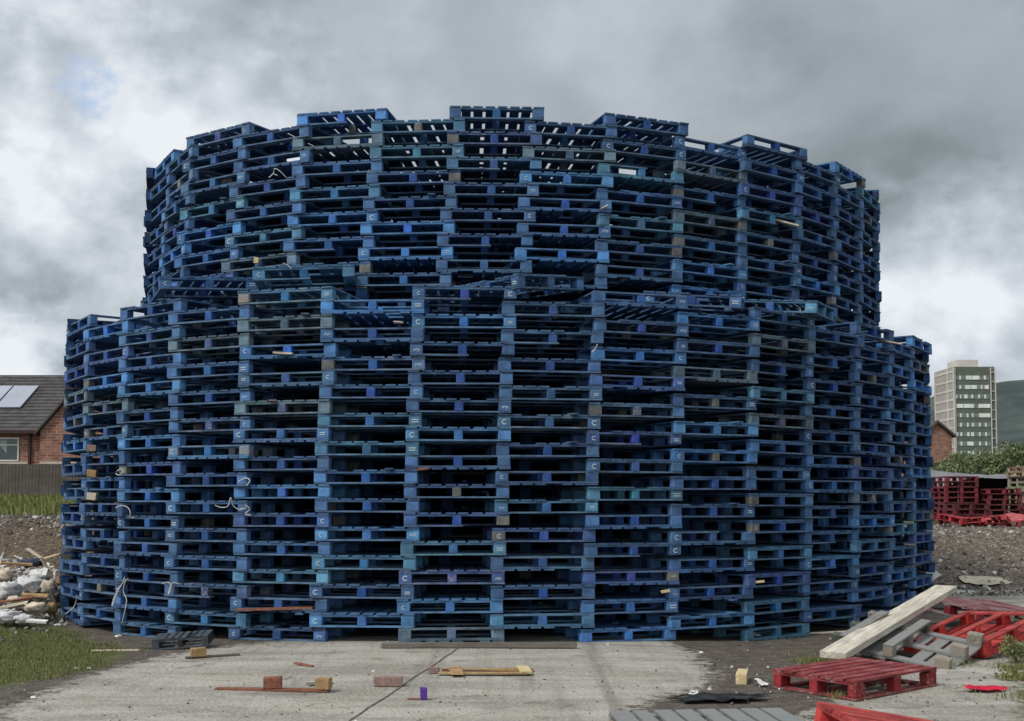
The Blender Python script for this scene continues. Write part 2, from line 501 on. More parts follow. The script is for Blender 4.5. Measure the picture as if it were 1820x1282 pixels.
# far hill
hv, hf = [], []
HX = [i * 40.0 for i in range(-20, 90)]
HY = [1500 + j * 60.0 for j in range(0, 24)]
for j, y in enumerate(HY):
    for i, x in enumerate(HX):
        t = sst(0, 14, j) * (1 - 0.0 * j)
        prof = sst(650, 1000, x) * 250 + 20 * noise.noise(Vector((x * 0.004, 2, 0))) * sst(700, 1000, x)
        z = prof * t + 9 * noise.noise(Vector((x * 0.012, y * 0.012, 1))) * t * sst(650, 900, x) - 4
        hv.append((x, y, z))
n_ = len(HX)
for j in range(len(HY) - 1):
    for i in range(n_ - 1):
        a = j * n_ + i
        hf.append((a, a + 1, a + n_ + 1, a + n_))
M["hill"] = simple("hazy moorland hill", (0.062, 0.085, 0.092), 0.45, 0.007, 1.0, 0.0, col2=(0.085, 0.115, 0.10), stretch=(1, 0.5, 3))  # blue-grey distance haze is mixed into the hill's own colour
h = bpy.data.meshes.new("hill"); h.from_pydata(hv, [], hf); h.materials.append(M["hill"]); h.shade_smooth()
ho = bpy.data.objects.new("hill", h); COL.objects.link(ho); tag(ho, kind="structure")

# ------------------------------------------------------------------ pallets
PW, PD, PH = 1.2, 1.0, 0.160          # width of the face, depth, height
BX = (-0.527, 0.0, 0.527)
BY = (-0.45, 0.0, 0.45)
BWID = (0.145, 0.100, 0.145)
def deck_boxes(rng, missing=(), bent=0.0):
    out = []
    xs = [-0.5325, -0.385, -0.231, -0.077, 0.077, 0.231, 0.385, 0.5325]
    wd = [0.135, 0.118, 0.120, 0.118, 0.118, 0.120, 0.118, 0.135]
    for i, (x, w) in enumerate(zip(xs, wd)):
        if i in missing: continue
        x += rng.uniform(-0.008, 0.008)
        e0, e1 = rng.uniform(-0.010, 0.004), rng.uniform(-0.004, 0.010)
        out.append((x - w / 2, x + w / 2, -0.5 + e0, 0.5 + e1, 0.1405 + rng.uniform(0, 0.002), 0.160))
    if missing:
        x, w = xs[missing[0]], 0.1   # the stump of a snapped board
        out.append((x - w / 2, x + w / 2, 0.1, 0.5, 0.1405, 0.160))
    for y in BY:
        out.append((-0.6, 0.6, y - 0.05 + rng.uniform(0, 0.006), y + 0.05, 0.118, 0.1395 + rng.uniform(-.001, 0.0005)))
    return out
def base_boxes(rng, broken=False):
    out = []
    for y in BY:
        if broken and y < -0.1:
            out.append((-0.6, 0.07, y - 0.05, y + 0.05, 0.001, 0.019)); continue
        out.append((-0.6 + rng.uniform(0, .008), 0.6, y - 0.05 + rng.uniform(0, 0.01), y + 0.05, 0.001, 0.019))
    for x in (-0.545, 0.545):
        for y0, y1 in ((-0.398, -0.052), (0.052, 0.398)):
            out.append((x - 0.05, x + 0.05, y0, y1, 0.002, 0.0185))
    return out
class RV:
    pass
deck_me, base_me = [], []
for v in range(7):
    rng = random.Random(100 + v)
    mb = MB()
    bx = deck_boxes(rng, missing={3: (5,), 5: (2,), 1: (4,), 6: (1,)}.get(v, ()))
    for q in bx: mb.box(*q)
    if v == 5:
        mb.box(0.1, 0.19, -0.62, 0.3, 0.161, 0.176, Matrix.Rotation(R(14), 4, "Z"))
    deck_me.append(mb.mesh("deck", M["board"]))
    mb = MB()
    for q in base_boxes(rng, v == 2): mb.box(*q)
    base_me.append(mb.mesh("base", M["board"]))
block_me = []
for v in range(5):
    for w in (0.145, 0.100):
        rng = random.Random(55 + v)
        mb = MB()
        d = 0.098
        # block with chamfered, slightly battered edges
        c = 0.005 + 0.006 * rng.random()
        x, y, z = w / 2, d / 2, 0.049
        ring = [(-x + c, -y), (x - c, -y), (x, -y + c), (x, y - c), (x - c, y), (-x + c, y), (-x, y - c), (-x, -y + c)]
        vs = []
        for zz, s in ((-z, 0.97), (-z + c, 1.0), (z - c, 1.0), (z, 0.97)):
            for (a, b_) in ring:
                vs.append((a * s + rng.uniform(-.002, .002), b_ * s + rng.uniform(-.002, .002), zz))
        fs = [tuple(range(7, -1, -1)), tuple(24 + k for k in range(8))]
        for q in range(3):
            for k in range(8):
                fs.append((q * 8 + k, q * 8 + (k + 1) % 8, q * 8 + 8 + (k + 1) % 8, q * 8 + 8 + k))
        mb.add(vs, fs)
        block_me.append(mb.mesh("block", M["paint"]))

def euro_deck():
    mb = MB()
    rng = random.Random(9)
    for i in range(7):
        y = -0.45 + 0.15 * i
        w = 0.125 if i in (0, 3, 6) else 0.115
        e = rng.uniform(-.006, .006)
        mb.box(-0.6 + e, 0.6 + e, y - w / 2 + (0.013 if i == 0 else 0), y + w / 2 - (0.013 if i == 6 else 0), 0.1405, 0.160 + rng.uniform(-.002, .002))
    for x in (-0.545, 0.0, 0.545):
        mb.box(x - 0.05, x + 0.05, -0.5, 0.5, 0.118, 0.1395)
    return mb.mesh("deck", M["board"])
EURO = euro_deck()

# the white stencilled marks seen on the corner blocks
def arc_mark():
    mb = MB()
    n = 14
    vs = []
    for i in range(n + 1):
        a = R(45 + 270 * i / n)
        for r in (0.019, 0.033):
            vs.append((math.cos(a) * r * 1.05, 0, math.sin(a) * r))
    mb.add(vs, [(2 * i, 2 * i + 1, 2 * i + 3, 2 * i + 2) for i in range(n)])
    return mb.mesh("mark", M["mark"])
def bars_mark():
    mb = MB()
    for z in (-0.014, 0.014):
        mb.add([(-0.042, 0, z - 0.007), (0.042, 0, z - 0.007), (0.042, 0, z + 0.007), (-0.042, 0, z + 0.007)], [(0, 1, 2, 3)])
    return mb.mesh("mark", M["mark"])
def blot_mark():
    mb = MB()
    rng = random.Random(3)
    for k in range(5):
        x, z = -0.04 + 0.018 * k, rng.uniform(-0.012, 0.012)
        h_ = rng.uniform(0.012, 0.022)
        mb.add([(x, -0.0002 * k, z - h_), (x + 0.011, -0.0002 * k, z - h_ * 0.7), (x + 0.012, -0.0002 * k, z + h_), (x + 0.002, -0.0002 * k, z + h_ * 0.8)], [(0, 1, 2, 3)])
    return mb.mesh("mark", M["mark"])
MARKS = [arc_mark(), bars_mark(), blot_mark()]

BLUE = dict(
    deep=[(0.023, 0.080, 0.21), (0.020, 0.070, 0.19), (0.026, 0.094, 0.245), (0.029, 0.090, 0.20)],
    bright=[(0.034, 0.142, 0.36), (0.042, 0.155, 0.34)],
    turq=[(0.035, 0.135, 0.25), (0.045, 0.15, 0.25)],
    grey=[(0.075, 0.115, 0.155), (0.07, 0.115, 0.16)],
    violet=[(0.026, 0.068, 0.23), (0.030, 0.075, 0.24)],
)
ADJ = dict(deep="deep blue", bright="bright blue", turq="faded turquoise", grey="weathered grey", violet="violet blue")
def make_pallet(name, loc, rot, label, cat, group, tint, wear, rng, marks=0.3, flip=False, euro=False, no_base=False, solid=False):
    root = empty(name, loc, rot)
    root["label"] = label
    root["category"] = cat
    if group: root["group"] = group
    def link(nm, me, col, w):
        o = bpy.data.objects.new(nm, me)
        o.color = (*col, w)
        COL.objects.link(o)
        o.parent = root
        return o
    def j(a=0.12):
        k = rng.uniform(1 - a * 1.3, 1 + a * 1.3)
        return tuple(c * k * rng.uniform(0.95, 1.05) for c in tint)
    grey = lambda c, k: tuple(a * (1 - k) + g * k for a, g in zip(c, (0.20, 0.27, 0.33)))
    blue = tint[2] > tint[0]
    if not blue:
        def j(a=0.12):
            k = rng.uniform(1 - a * 1.3, 1 + a * 1.3)
            return tuple(c * k for c in tint)
        grey = lambda c, k: tuple(a * (1 - k) + g * k for a, g in zip(c, (0.27, 0.22, 0.20)))
    gk = 0.36 if tint[2] > tint[0] else 0.12
    v = rng.randrange(7)
    if solid: v = rng.choice((0, 2, 4))
    d = link("deck", EURO if euro else deck_me[v], grey(j(), gk * 0.55), wear + 0.06)
    bs = link("base", base_me[rng.choice((0, 0, 1, 1, 3, 3, 4, 4, 5, 5, 6, 6, 2))], grey(j(), gk), wear + 0.09) if not no_base else None
    fz = 1
    if flip:
        # upside-down pallet: the decks swap ends
        d.scale = (1, 1, -1); d.location.z = 0.161
        if bs: bs.scale = (1, 1, -1); bs.location.z = 0.161
    zc = 0.1115 if flip else 0.0685
    if flip: zc = 0.161 - 0.0685
    for iy, y in enumerate(BY):
        for ix, x in enumerate(BX):
            k = rng.randrange(5) * 2 + (0 if ix != 1 else 1)
            col = tuple(c * (1.48 if tint[2] > 0.1 else 1.25) for c in grey(j(0.2), 0.14)) if ix != 1 else (j(0.18)[0] * 1.3, j(0.1)[1] * 1.15, j(0.1)[2] * (1.4 if tint[2] > 0.1 else 1.1))
            if not blue: col = tuple(c * 1.15 for c in j(0.15))
            if no_base: col = (0.085, 0.09, 0.078)
            w = wear * rng.uniform(0.4, 1.6)
            if rng.random() < 0.04 and name == "blue_pallet": col = (0.15, 0.15, 0.145); w = 0.5
            xx = x if ix == 1 else math.copysign(0.6 - 0.0735, x)
            o = link("block", block_me[k], col, w)
            o.location = (xx + (rng.uniform(-.004, .004) if ix == 1 else 0), y + (rng.uniform(-0.002, 0.004) if iy == 0 else 0), zc)
            if iy == 0 and ix != 1 and rng.random() < marks:
                mk = bpy.data.objects.new("stencil_mark", MARKS[0 if ix == 0 and rng.random() < 0.75 else rng.randrange(3)])
                COL.objects.link(mk)
                mk.parent = o
                mk.location = (0, -0.0535, 0.0)
                s = rng.uniform(0.65, 1.0)
                mk.scale = (s, 1, s * (1 if rng.random() < 0.85 else -1))
    if no_base:
        for x in (-0.45, 0.0):
            mbr = MB().box(x - 0.05, x + 0.05, -0.5, 0.5, 0.142, 0.160, jit=0.003)
            mbr.build("runner", M["board"], root, color=(*j(), wear))
    return root

ORD = "zeroth first second third fourth fifth sixth seventh eighth ninth tenth eleventh twelfth thirteenth fourteenth fifteenth sixteenth seventeenth eighteenth nineteenth twentieth".split()
def ordn(n):
    if n <= 20: return ORD[n]
    return "twenty-" + ORD[n - 20]

# plan of the two tiers, as the posts where neighbouring pallets overlap
lx = [106, 140, 208, 298, 420, 565, 725, 885, 1047, 1197, 1330, 1433, 1517, 1577, 1617, 1647]
lZ = [15.62, 14.80, 14.08, 13.52, 13.11, 12.87, 12.80, 12.85, 13.00, 13.32, 13.77, 14.45, 15.1, 15.85, 16.65, 17.55]
ux = [250, 278, 314, 404, 512, 650, 793, 932, 1067, 1205, 1317, 1413, 1479, 1523, 1553]
uZ = [16.70, 15.86, 15.08, 14.56, 14.16, 13.98, 13.9, 13.94, 14.08, 14.45, 14.95, 15.55, 16.25, 17.05, 17.95]
LP = [Vector((at(x + 8, 850, z).x, z)) for x, z in zip(lx, lZ)]
UP = [Vector((at(x + 7, 350, z).x, z)) for x, z in zip(ux, uZ)]
def close_ring(P, cy, rx, ry, step=1.02):
    """carry the ring on round the back (not seen in the photograph)"""
    c = Vector((0.15, cy))
    a0 = math.atan2(P[-1].y - cy, P[-1].x - c.x)
    a1 = math.atan2(P[0].y - cy, P[0].x - c.x) % (2 * math.pi)
    r0, r1 = (P[-1] - c).length, (P[0] - c).length
    n = int(round((a1 - a0) * (r0 + r1) / 2 / step))
    n += (n + len(P)) % 2
    out = []
    for i in range(1, n):
        t = i / n
        a = a0 + (a1 - a0) * t
        r = (r0 * (1 - t) + r1 * t) * (1 - 0.10 * sst(0, 0.2, t) * sst(0, 0.2, 1 - t))
        out.append(c + Vector((math.cos(a), math.sin(a))) * r)
    return out
LB = close_ring(LP, 19.5, 0, 0)
UB = close_ring(UP, 19.5, 0, 0)

def placement(P, k, n, twist, layer):
    a, b_ = P[k % n], P[(k + 1) % n]
    t = (b_ - a).normalized()
    mid = (a + b_) / 2
    inward = Vector((-t.y, t.x))
    if inward.dot(Vector((0.15, 20.3)) - mid) < 0: inward = -inward
    return mid, t, inward

SPEC = {  # notable single pallets picked out from the photograph: (tier, column, layer): look
    ("U", 7, 36): "grey", ("U", 7, 34): "bright", ("U", 8, 35): "turq", ("U", 8, 31): "turq", ("U", 4, 37): "grey", ("U", 9, 36): "grey", ("U", 9, 32): "grey",
    ("U", 2, 33): "turq", ("U", 3, 30): "turq", ("U", 3, 28): "grey", ("U", 5, 36): "turq", ("U", 10, 33): "turq", ("U", 5, 28): "bright",
    ("L", 6, 6): "turq", ("L", 5, 5): "turq", ("L", 7, 1): "turq", ("L", 3, 1): "turq", ("L", 5, 1): "bright", ("L", 7, 9): "turq", ("L", 8, 10): "turq",
    ("L", 10, 18): "turq", ("L", 10, 16): "grey", ("L", 10, 22): "grey", ("L", 9, 19): "grey", ("L", 4, 22): "grey", ("L", 3, 21): "grey", ("L", 4, 16): "grey",
    ("L", 10, 6): "turq", ("L", 12, 6): "turq", ("L", 4, 24): "turq", ("L", 6, 22): "bright", ("L", 5, 13): "turq", ("L", 2, 14): "bright", ("L", 4, 10): "bright",
    ("L", 7, 11): "deep", ("L", 6, 2): "bright", ("L", 6, 4): "violet", ("L", 7, 7): "violet", ("L", 6, 8): "violet", ("L", 1, 17): "grey", ("L", 8, 0): "bright",
    ("L", 6, 0): "grey", ("L", 4, 4): "turq", ("L", 8, 4): "violet", ("L", 6, 14): "bright", ("L", 9, 15): "bright", ("L", 0, 18): "grey", ("L", 4, 20): "bright",
}
PITCHZ = 0.162
mass = MB()
def mass_pallet(loc, rz, rng):
    Mx = Matrix.Translation(loc) @ Matrix.Rotation(rz, 4, "Z")
    for q in deck_boxes(rng): mass.box(*q, M=Mx)
    for q in base_boxes(rng): mass.box(*q, M=Mx)
    for y in BY:
        for x, w in zip(BX, BWID):
            mass.box(x - w / 2, x + w / 2, y - 0.048, y + 0.048, 0.0195, 0.1175, M=Mx)
n_blue = 0
rng = random.Random(11)
for tier, P, B, hi_top, lo_l in (("L", LP, LB, 24, 0), ("U", UP, UB, 39, 0)):
    ALL = P + B
    n = len(ALL)
    ncol = len(P) - 1
    for k in range(n):
        mid, t, inw = placement(ALL, k, n, 0, 0)
        rz = math.atan2(t.y, t.x)
        if k >= len(P) - 1 or True:
            if Vector((-math.sin(rz), math.cos(rz))).dot(inw) < 0: rz += math.pi
        par = 0 if tier == "L" else 1
        base = gz(mid.x, mid.y)
        ph = rng.uniform(0, 6)
        for layer in range(0, hi_top + 1):
            if (layer + k) % 2 != par and True:
                continue
            if tier == "U" and layer < 25 and k % 2 == 9: continue
            # how far the posts lean along the ring as they rise
            if tier == "L":
                lean = 0.16 * sst(2.5, 6.0, k) * (layer / 24 - 0.5) if k < ncol else 0
            else:
                lean = 0.17 * ((layer - 32) / 13) if (k < ncol and layer > 22) else 0
            drift = 0.010 * math.sin(layer * 0.5 + ph)
            inset = 0.5 + rng.uniform(-0.022, 0.022)
            taper = 0.012 * (layer - 25) if tier == "U" and layer > 25 else 0
            if tier == "U" and k > 9: taper = 0
            p2 = mid + inw * (inset + taper * 0.6) + t * (lean + drift + rng.uniform(-0.014, 0.014))
            z = base * (1 - layer / 60) + layer * (0.1628 if tier == "L" else 0.1648)
            loc = (p2.x, p2.y, z + 0.001)
            rr = rz + rng.uniform(-0.014, 0.014)
            single = k < ncol and (tier == "L" or layer >= 26)
            if not single:
                mass_pallet(Vector(loc), rr, rng)
                continue
            look = SPEC.get((tier, k, layer))
            if look is None:
                look = rng.choices(["deep", "bright", "turq", "grey", "violet"], [78, 13, 3, 1, 5])[0]
            tint = rng.choice(BLUE[look])
            wear = rng.uniform(0.05, 0.34) if rng.random() < 0.95 else 0.5 if look != "grey" else 0.36
            if tier == "L":
                lab = f"{ADJ[look]} pallet, {ordn(layer + 1)} row from the ground, {ordn(k + 1)} column from left, lower tier"
            else:
                lab = f"{ADJ[look]} pallet, {ordn(40 - layer)} row from the top, {ordn(k + 1)} column from left, upper tier"
            make_pallet("blue_pallet", loc, (rng.uniform(-.003, .003), rng.uniform(-.004, .004), rr), lab, "pallet",
                        "blue pallets stacked in the round two tier pile", tint, wear, rng, marks=0.34 if look != "grey" else 0.12, flip=rng.random() < 0.22, solid=layer > 34)
            n_blue += 1
# packed rings inside, so that the pile is dark within
for (ring, d_in, top) in ((UP + UB, 1.07, 36), (UP + UB, 2.14, 33)):
    n = len(ring)
    pts2 = []
    c = Vector((0.15, 20.3))
    for p in ring:
        q = p - c
        pts2.append(c + q * ((q.length - d_in) / q.length))
    for k in range(n):
        mid, t, inw = placement(pts2, k, n, 0, 0)
        rz = math.atan2(t.y, t.x)
        if Vector((-math.sin(rz), math.cos(rz))).dot(inw) < 0: rz += math.pi
        front = mid.y < 19
        for layer in range(1 if front else 0, top + 1):
            if (layer + k) % 2: continue
            p2 = mid + inw * 0.5
            mass_pallet(Vector((p2.x + rng.uniform(-.03, .03), p2.y + rng.uniform(-.03, .03), layer * 0.1628 + 0.0015)), rz + rng.uniform(-.02, .02), rng)
o = mass.build("packed_pallets", M["mass"], color=(0.022, 0.07, 0.18, 0.25))
tag(o, "dark blue pallets packed behind the front faces of both tiers", "pallets", kind="stuff")
print("BLUE", n_blue)

# loose pallets lying askew on the ledge between the tiers
def ledge(px, py, Y, rot, look, label, rngseed):
    p = at(px, py, Y)
    rg = random.Random(rngseed)
    make_pallet("blue_pallet", p, rot, label, "pallet", "loose pallets lying on the ledge between the tiers", BLUE[look][0], 0.3, rg, marks=0.9)
ledge(545, 508, 13.75, (R(2), R(-3), R(7)), "turq", "turquoise pallet lying askew on the ledge between the tiers, towards the left", 1)
ledge(360, 530, 14.2, (R(-3), R(-4), R(26)), "deep", "deep blue pallet tipped on the ledge, leftmost of the loose ones", 2)
ledge(925, 524, 13.5, (R(5), R(2), R(-52)), "deep", "deep blue pallet lying crosswise on the ledge near the middle", 3)
ledge(1235, 552, 14.15, (R(3), R(5), R(-14)), "deep", "deep blue pallet tipped on the ledge, right of the middle", 4)
ledge(1385, 562, 14.85, (R(2), R(6), R(-28)), "turq", "turquoise pallet lying askew on the ledge, rightmost of the loose ones", 5)

# ------------------------------------------------------------------ straps hanging from the pile
def face_y(px, upper):
    xs, zs = (ux, uZ) if upper else (lx, lZ)
    for i in range(len(xs) - 1):
        if xs[i] <= px <= xs[i + 1]:
            t = (px - xs[i]) / (xs[i + 1] - xs[i])
            return zs[i] * (1 - t) + zs[i + 1] * t
    return zs[0] if px < xs[0] else zs[-1]
def strap(pts, Y, label, r=0.006, name="plastic_strap"):
    mx = sum(p[0] for p in pts) / len(pts)
    Y = face_y(mx, pts[0][1] < 500) - (0.10 if pts[0][1] < 500 else 0.06)
    P = [at(x, y, Y + 0.02 * math.sin(i * 1.7)) for i, (x, y) in enumerate(pts)]
    Q = []
    for i in range(len(P) - 1):
        p0, p1, p2, p3 = P[max(i - 1, 0)], P[i], P[i + 1], P[min(i + 2, len(P) - 1)]
        for s in range(6):
            t = s / 6
            Q.append(0.5 * ((2 * p1) + (p2 - p0) * t + (2 * p0 - 5 * p1 + 4 * p2 - p3) * t * t + (3 * p1 - p0 - 3 * p2 + p3) * t ** 3))
    Q.append(P[-1])
    mb = MB().tube(Q, r, 4)
    tag(mb.build(name, M["strap"], smooth=True), label, "strap", "white plastic straps hanging on the pile")
ss = [
    ([(228, 1028), (212, 1044), (206, 1060), (199, 1078), (203, 1062), (216, 1040), (222, 1026)], 13.95, "white strap looped and hanging from the lower left of the pile"),
    ([(224, 1030), (219, 1050), (225, 1066), (222, 1085), (217, 1108)], 13.93, "long white strap trailing down to the second row, lower left"),
    ([(205, 903), (216, 899), (228, 903), (232, 914), (230, 920), (240, 920)], 13.95, "white strap bent in a hook shape on the left of the pile"),
    ([(288, 1038), (300, 1035), (304, 1045), (299, 1058), (306, 1037), (324, 1040)], 13.4, "knotted white strap end right of the long trailing one"),
    ([(382, 898), (392, 902), (405, 900), (410, 885), (414, 898), (425, 906), (437, 903)], 12.95, "thin white strap strung across the fourth column of pallets"),
    ([(424, 856), (436, 850), (444, 854), (438, 864)], 12.95, "short curled white strap above the strung one"),
    ([(436, 898), (444, 905), (436, 914), (446, 916)], 12.93, "white strap end dangling beside a corner block, left centre"),
    ([(208, 838), (214, 834), (219, 838), (212, 845), (206, 842)], 13.95, "small knot of white strap high on the left of the pile"),
    ([(137, 1058), (133, 1076), (124, 1086), (115, 1092)], 14.6, "thin white strap near the ground at the far left of the pile"),
    ([(1521, 420), (1524, 436), (1531, 447), (1527, 458)], 17.0, "white strap hanging near the right edge of the upper tier"),
    ([(1404, 536), (1412, 541), (1422, 548), (1424, 558), (1433, 548)], 14.3, "white strap tangled on the ledge at the right"),
    ([(478, 316), (486, 308), (488, 300), (497, 304), (509, 316)], 14.15, "torn white strap on the upper tier, left side"),
    ([(503, 468), (513, 473), (522, 482), (510, 475)], 14.1, "short white strap low on the upper tier, left of the middle"),
    ([(1062, 612), (1058, 620), (1052, 626)], 12.95, "tiny white strap end beside a block, right of the centre"),
]
for pts, Y, lab in ss:
    strap(pts, Y, lab, 0.0062)

# pale broken boards wedged into the pile
def stick(px0, py0, px1, py1, Y, mat, label, w=0.03, th=0.012, name="broken_board"):
    Y = face_y((px0 + px1) / 2, py0 < 500) - 0.02
    a, b_ = at(px0, py0, Y), at(px1, py1, Y)
    d = b_ - a
    mb = MB().box(0, d.length, -0.04, 0.04, -th, th, jit=0.004)
    tag(mb.build(name, mat, loc=a, rot=(0, -math.atan2(d.z, math.hypot(d.x, d.y)), math.atan2(d.y, d.x))), label, "board", "broken boards wedged in the pile")
stick(1326, 1036, 1358, 1033, 14.0, M["yellow"], "orange tan board edge in the lower right of the pile")
stick(1372, 390, 1418, 402, 15.5, M["tan"], "pale board edge on the upper tier, right side")
stick(156, 796, 172, 797, 15.0, M["pink_wood"], "pinkish board end between pallets, far left, upper one", th=0.04)
stick(156, 841, 172, 842, 15.0, M["ply"], "brown board end between pallets, far left, lower one", th=0.045)
stick(156, 882, 172, 883, 15.0, M["tan"], "cream board end between pallets, far left, lowest one", th=0.045)
stick(420, 1084, 556, 1080, 13.1, M["rust_wood"], "long rust coloured board lying inside the bottom rows, left of centre", th=0.01)

stick(486, 627, 520, 629, 13.05, M["tan"], "pale board end in the fourth column from the left, above eye level", th=0.008)
stick(478, 712, 492, 712, 13.1, M["pink_wood"], "pinkish sliver lying in a dark gap, left of the middle", th=0.008)
stick(700, 572, 716, 574, 13.0, M["tan"], "tan splinter near the top of the lower tier", th=0.007)
stick(742, 835, 760, 833, 12.95, M["rust_wood"], "red brown board end deep in a gap, middle height, centre", th=0.012)
stick(1175, 1052, 1190, 1050, 13.35, M["yellow"], "orange yellow splinter on a corner block, lower right of the centre", th=0.012)
stick(452, 463, 460, 464, 14.3, M["yellow"], "orange block end in the upper tier, left side", th=0.035)
stick(1068, 372, 1080, 366, 14.2, M["tan"], "pale splinter on the upper tier, right of the middle", th=0.006)
stick(1556, 604, 1600, 612, 16.0, M["tan"], "pale board edge near the right shoulder of the lower tier", th=0.006)

# ------------------------------------------------------------------ foreground pieces
def place_box(name, px, py, dims, rz, mat, label, cat, group=None, tilt=(0, 0), dz=0.0, bevel=0.004, jit=0.003):
    p = G(px, py)
    l, w, h_ = dims
    mb = MB().box(-l / 2, l / 2, -w / 2, w / 2, 0, h_, jit=jit)
    o = mb.build(name, mat, loc=p + Vector((0, 0, dz + 0.003)), rot=(tilt[0], tilt[1], rz), bevel=bevel)
    tag(o, label, cat, group)
    return o
place_box("plank", 852, 1152, (2.12, 0.07, 0.055), R(0.5), M["old"], "long weathered grey plank lying along the foot of the pile", "plank")
# strip with two red brown blocks
r0 = empty("broken_pallet_strip", G(488, 1228), (0, 0, R(-4)))
tag(r0, "thin brown strip of a broken pallet with two red brown blocks on it", "pallet piece")
MB().box(-0.50, 0.47, -0.045, 0.045, 0.004, 0.022, jit=0.004).build("strip", M["rust_wood"], r0)
MB().box(-0.075, 0.075, -0.05, 0.05, 0.023, 0.115, Matrix.Translation((-0.02, 0.01, 0)) @ Matrix.Rotation(R(12), 4, "Z"), jit=0.004).build("block", M["rust_wood"], r0, bevel=0.004)
MB().box(-0.06, 0.06, -0.05, 0.05, 0.023, 0.115, Matrix.Translation((0.42, 0.0, 0)) @ Matrix.Rotation(R(-5), 4, "Z"), jit=0.004).build("block", M["ply"], r0, bevel=0.004)
place_box("board_offcut", 568, 1217, (0.22, 0.10, 0.012), R(30), M["old"], "grey offcut of board lying behind the red brown blocks", "board", tilt=(R(4), 0))
place_box("wood_block", 690, 1220, (0.245, 0.09, 0.08), R(1), M["pink_wood"], "faded pinkish wooden block pair on the concrete", "block", bevel=0.003)
place_box("wood_block", 753, 1244, (0.055, 0.05, 0.095), R(6), M["purple"], "small purple painted block standing upright on the concrete", "block")
place_box("wood_chip", 735, 1244, (0.10, 0.025, 0.012), R(-10), M["rust_wood"], "small red brown chip beside the purple block", "wood chip")
place_box("wood_chip", 791, 1196, (0.055, 0.04, 0.035), R(6), M["rust_wood"], "small dark red stub left of the plywood frame", "wood chip")
place_box("wood_stick", 540, 1184, (0.24, 0.035, 0.02), R(-34), M["rust_wood"], "short curved orange brown stick lying on the concrete", "stick", tilt=(0, R(4)))
# brown block with strip by the black pallet
r1 = empty("broken_pallet_piece", G(352, 1170), (0, 0, R(26)))
tag(r1, "orange brown block on a dark strip beside the black pallet", "pallet piece")
MB().box(-0.13, 0.42, -0.03, 0.03, 0.004, 0.022, jit=0.004).build("strip", M["old"], r1)
MB().box(-0.075, 0.075, -0.045, 0.045, 0.023, 0.105, jit=0.006).build("block", M["ply"], r1, bevel=0.004)
# plywood frame
r2 = empty("plywood_frame", G(870, 1197), (0, 0, R(-3)))
tag(r2, "tan flat plywood frame lying broken on the concrete", "frame")
for (a, b_, c_, d_) in ((-0.46, 0.36, -0.17, -0.09), (-0.42, 0.40, 0.09, 0.17)):
    MB().box(a, b_, c_, d_, 0.012, 0.026, jit=0.008).build("rail", M["ply"], r2)
for x in (-0.36, 0.27):
    MB().box(x, x + 0.11, -0.22, 0.2, 0.027, 0.040, Matrix.Rotation(R(8), 4, "Z"), jit=0.008).build("crosspiece", M["yellow"] if x > 0 else M["ply"], r2)
MB().box(-0.56, -0.47, -0.05, 0.04, 0.004, 0.05, jit=0.004).build("block", M["pink_wood"], r2)
place_box("timber_offcut", 1319, 1212, (0.09, 0.34, 0.09), R(-14), M["yellow"], "pale yellow timber offcut lying on the dark dirt", "timber", bevel=0.003)

# black plastic sheet
def sheet(name, cx, cy, lx_, ly_, rz, mat, label, cat, amp=0.03, seed=1, thick=0.0, nx_=26, ny_=12, ragged=0.25, lift=0.01):
    p = G(cx, cy)
    vs, fs = [], []
    for j in range(ny_ + 1):
        for i in range(nx_ + 1):
            u, v = i / nx_ * 2 - 1, j / ny_ * 2 - 1
            rag = 1 + ragged * noise.noise(Vector((u * 2 + seed, v * 2, seed)))
            x, y = u * lx_ / 2 * rag * (1 - 0.25 * ragged * abs(v)), v * ly_ / 2 * rag * (1 - ragged * abs(u) ** 2)
            z = amp * (0.6 + noise.noise(Vector((x * 4 + seed, y * 9, seed))) + 0.5 * noise.noise(Vector((x * 11, y * 16 + seed, 0))))
            vs.append((x, y, max(0.002, z) + lift))
    for j in range(ny_):
        for i in range(nx_):
            a = j * (nx_ + 1) + i
            fs.append((a, a + 1, a + nx_ + 2, a + nx_ + 1))
    o = MB().add(vs, fs).build(name, mat, loc=p, rot=(0, 0, rz), smooth=True)
    return tag(o, label, cat)
sheet("plastic_sheet", 1285, 1246, 0.78, 0.30, R(6), M["black"], "crumpled black plastic sheet lying on the concrete edge", "plastic sheet", 0.035, 2, ragged=0.6)
sheet("red_cloth", 1748, 1229, 0.42, 0.20, R(4), M["redcloth"], "bright red cloth dropped on the ground at the right", "cloth", 0.035, 5, ragged=0.7)
sheet("paper_scrap", 1352, 1220, 0.12, 0.14, R(30), M["white"], "white paper scrap beside the corner of the dark red pallet", "paper", 0.05, 8, ragged=0.4, nx_=8, ny_=8)
sheet("cardboard_sheet", 1750, 1041, 0.92, 0.75, R(6), M["tan"], "pale torn cardboard sheet lying at the foot of the gravel bank", "cardboard", 0.03, 9, ragged=0.3).rotation_euler.x = R(9)

RED = (0.28, 0.018, 0.028)
REDB = (0.50, 0.035, 0.03)
rg = random.Random(77)
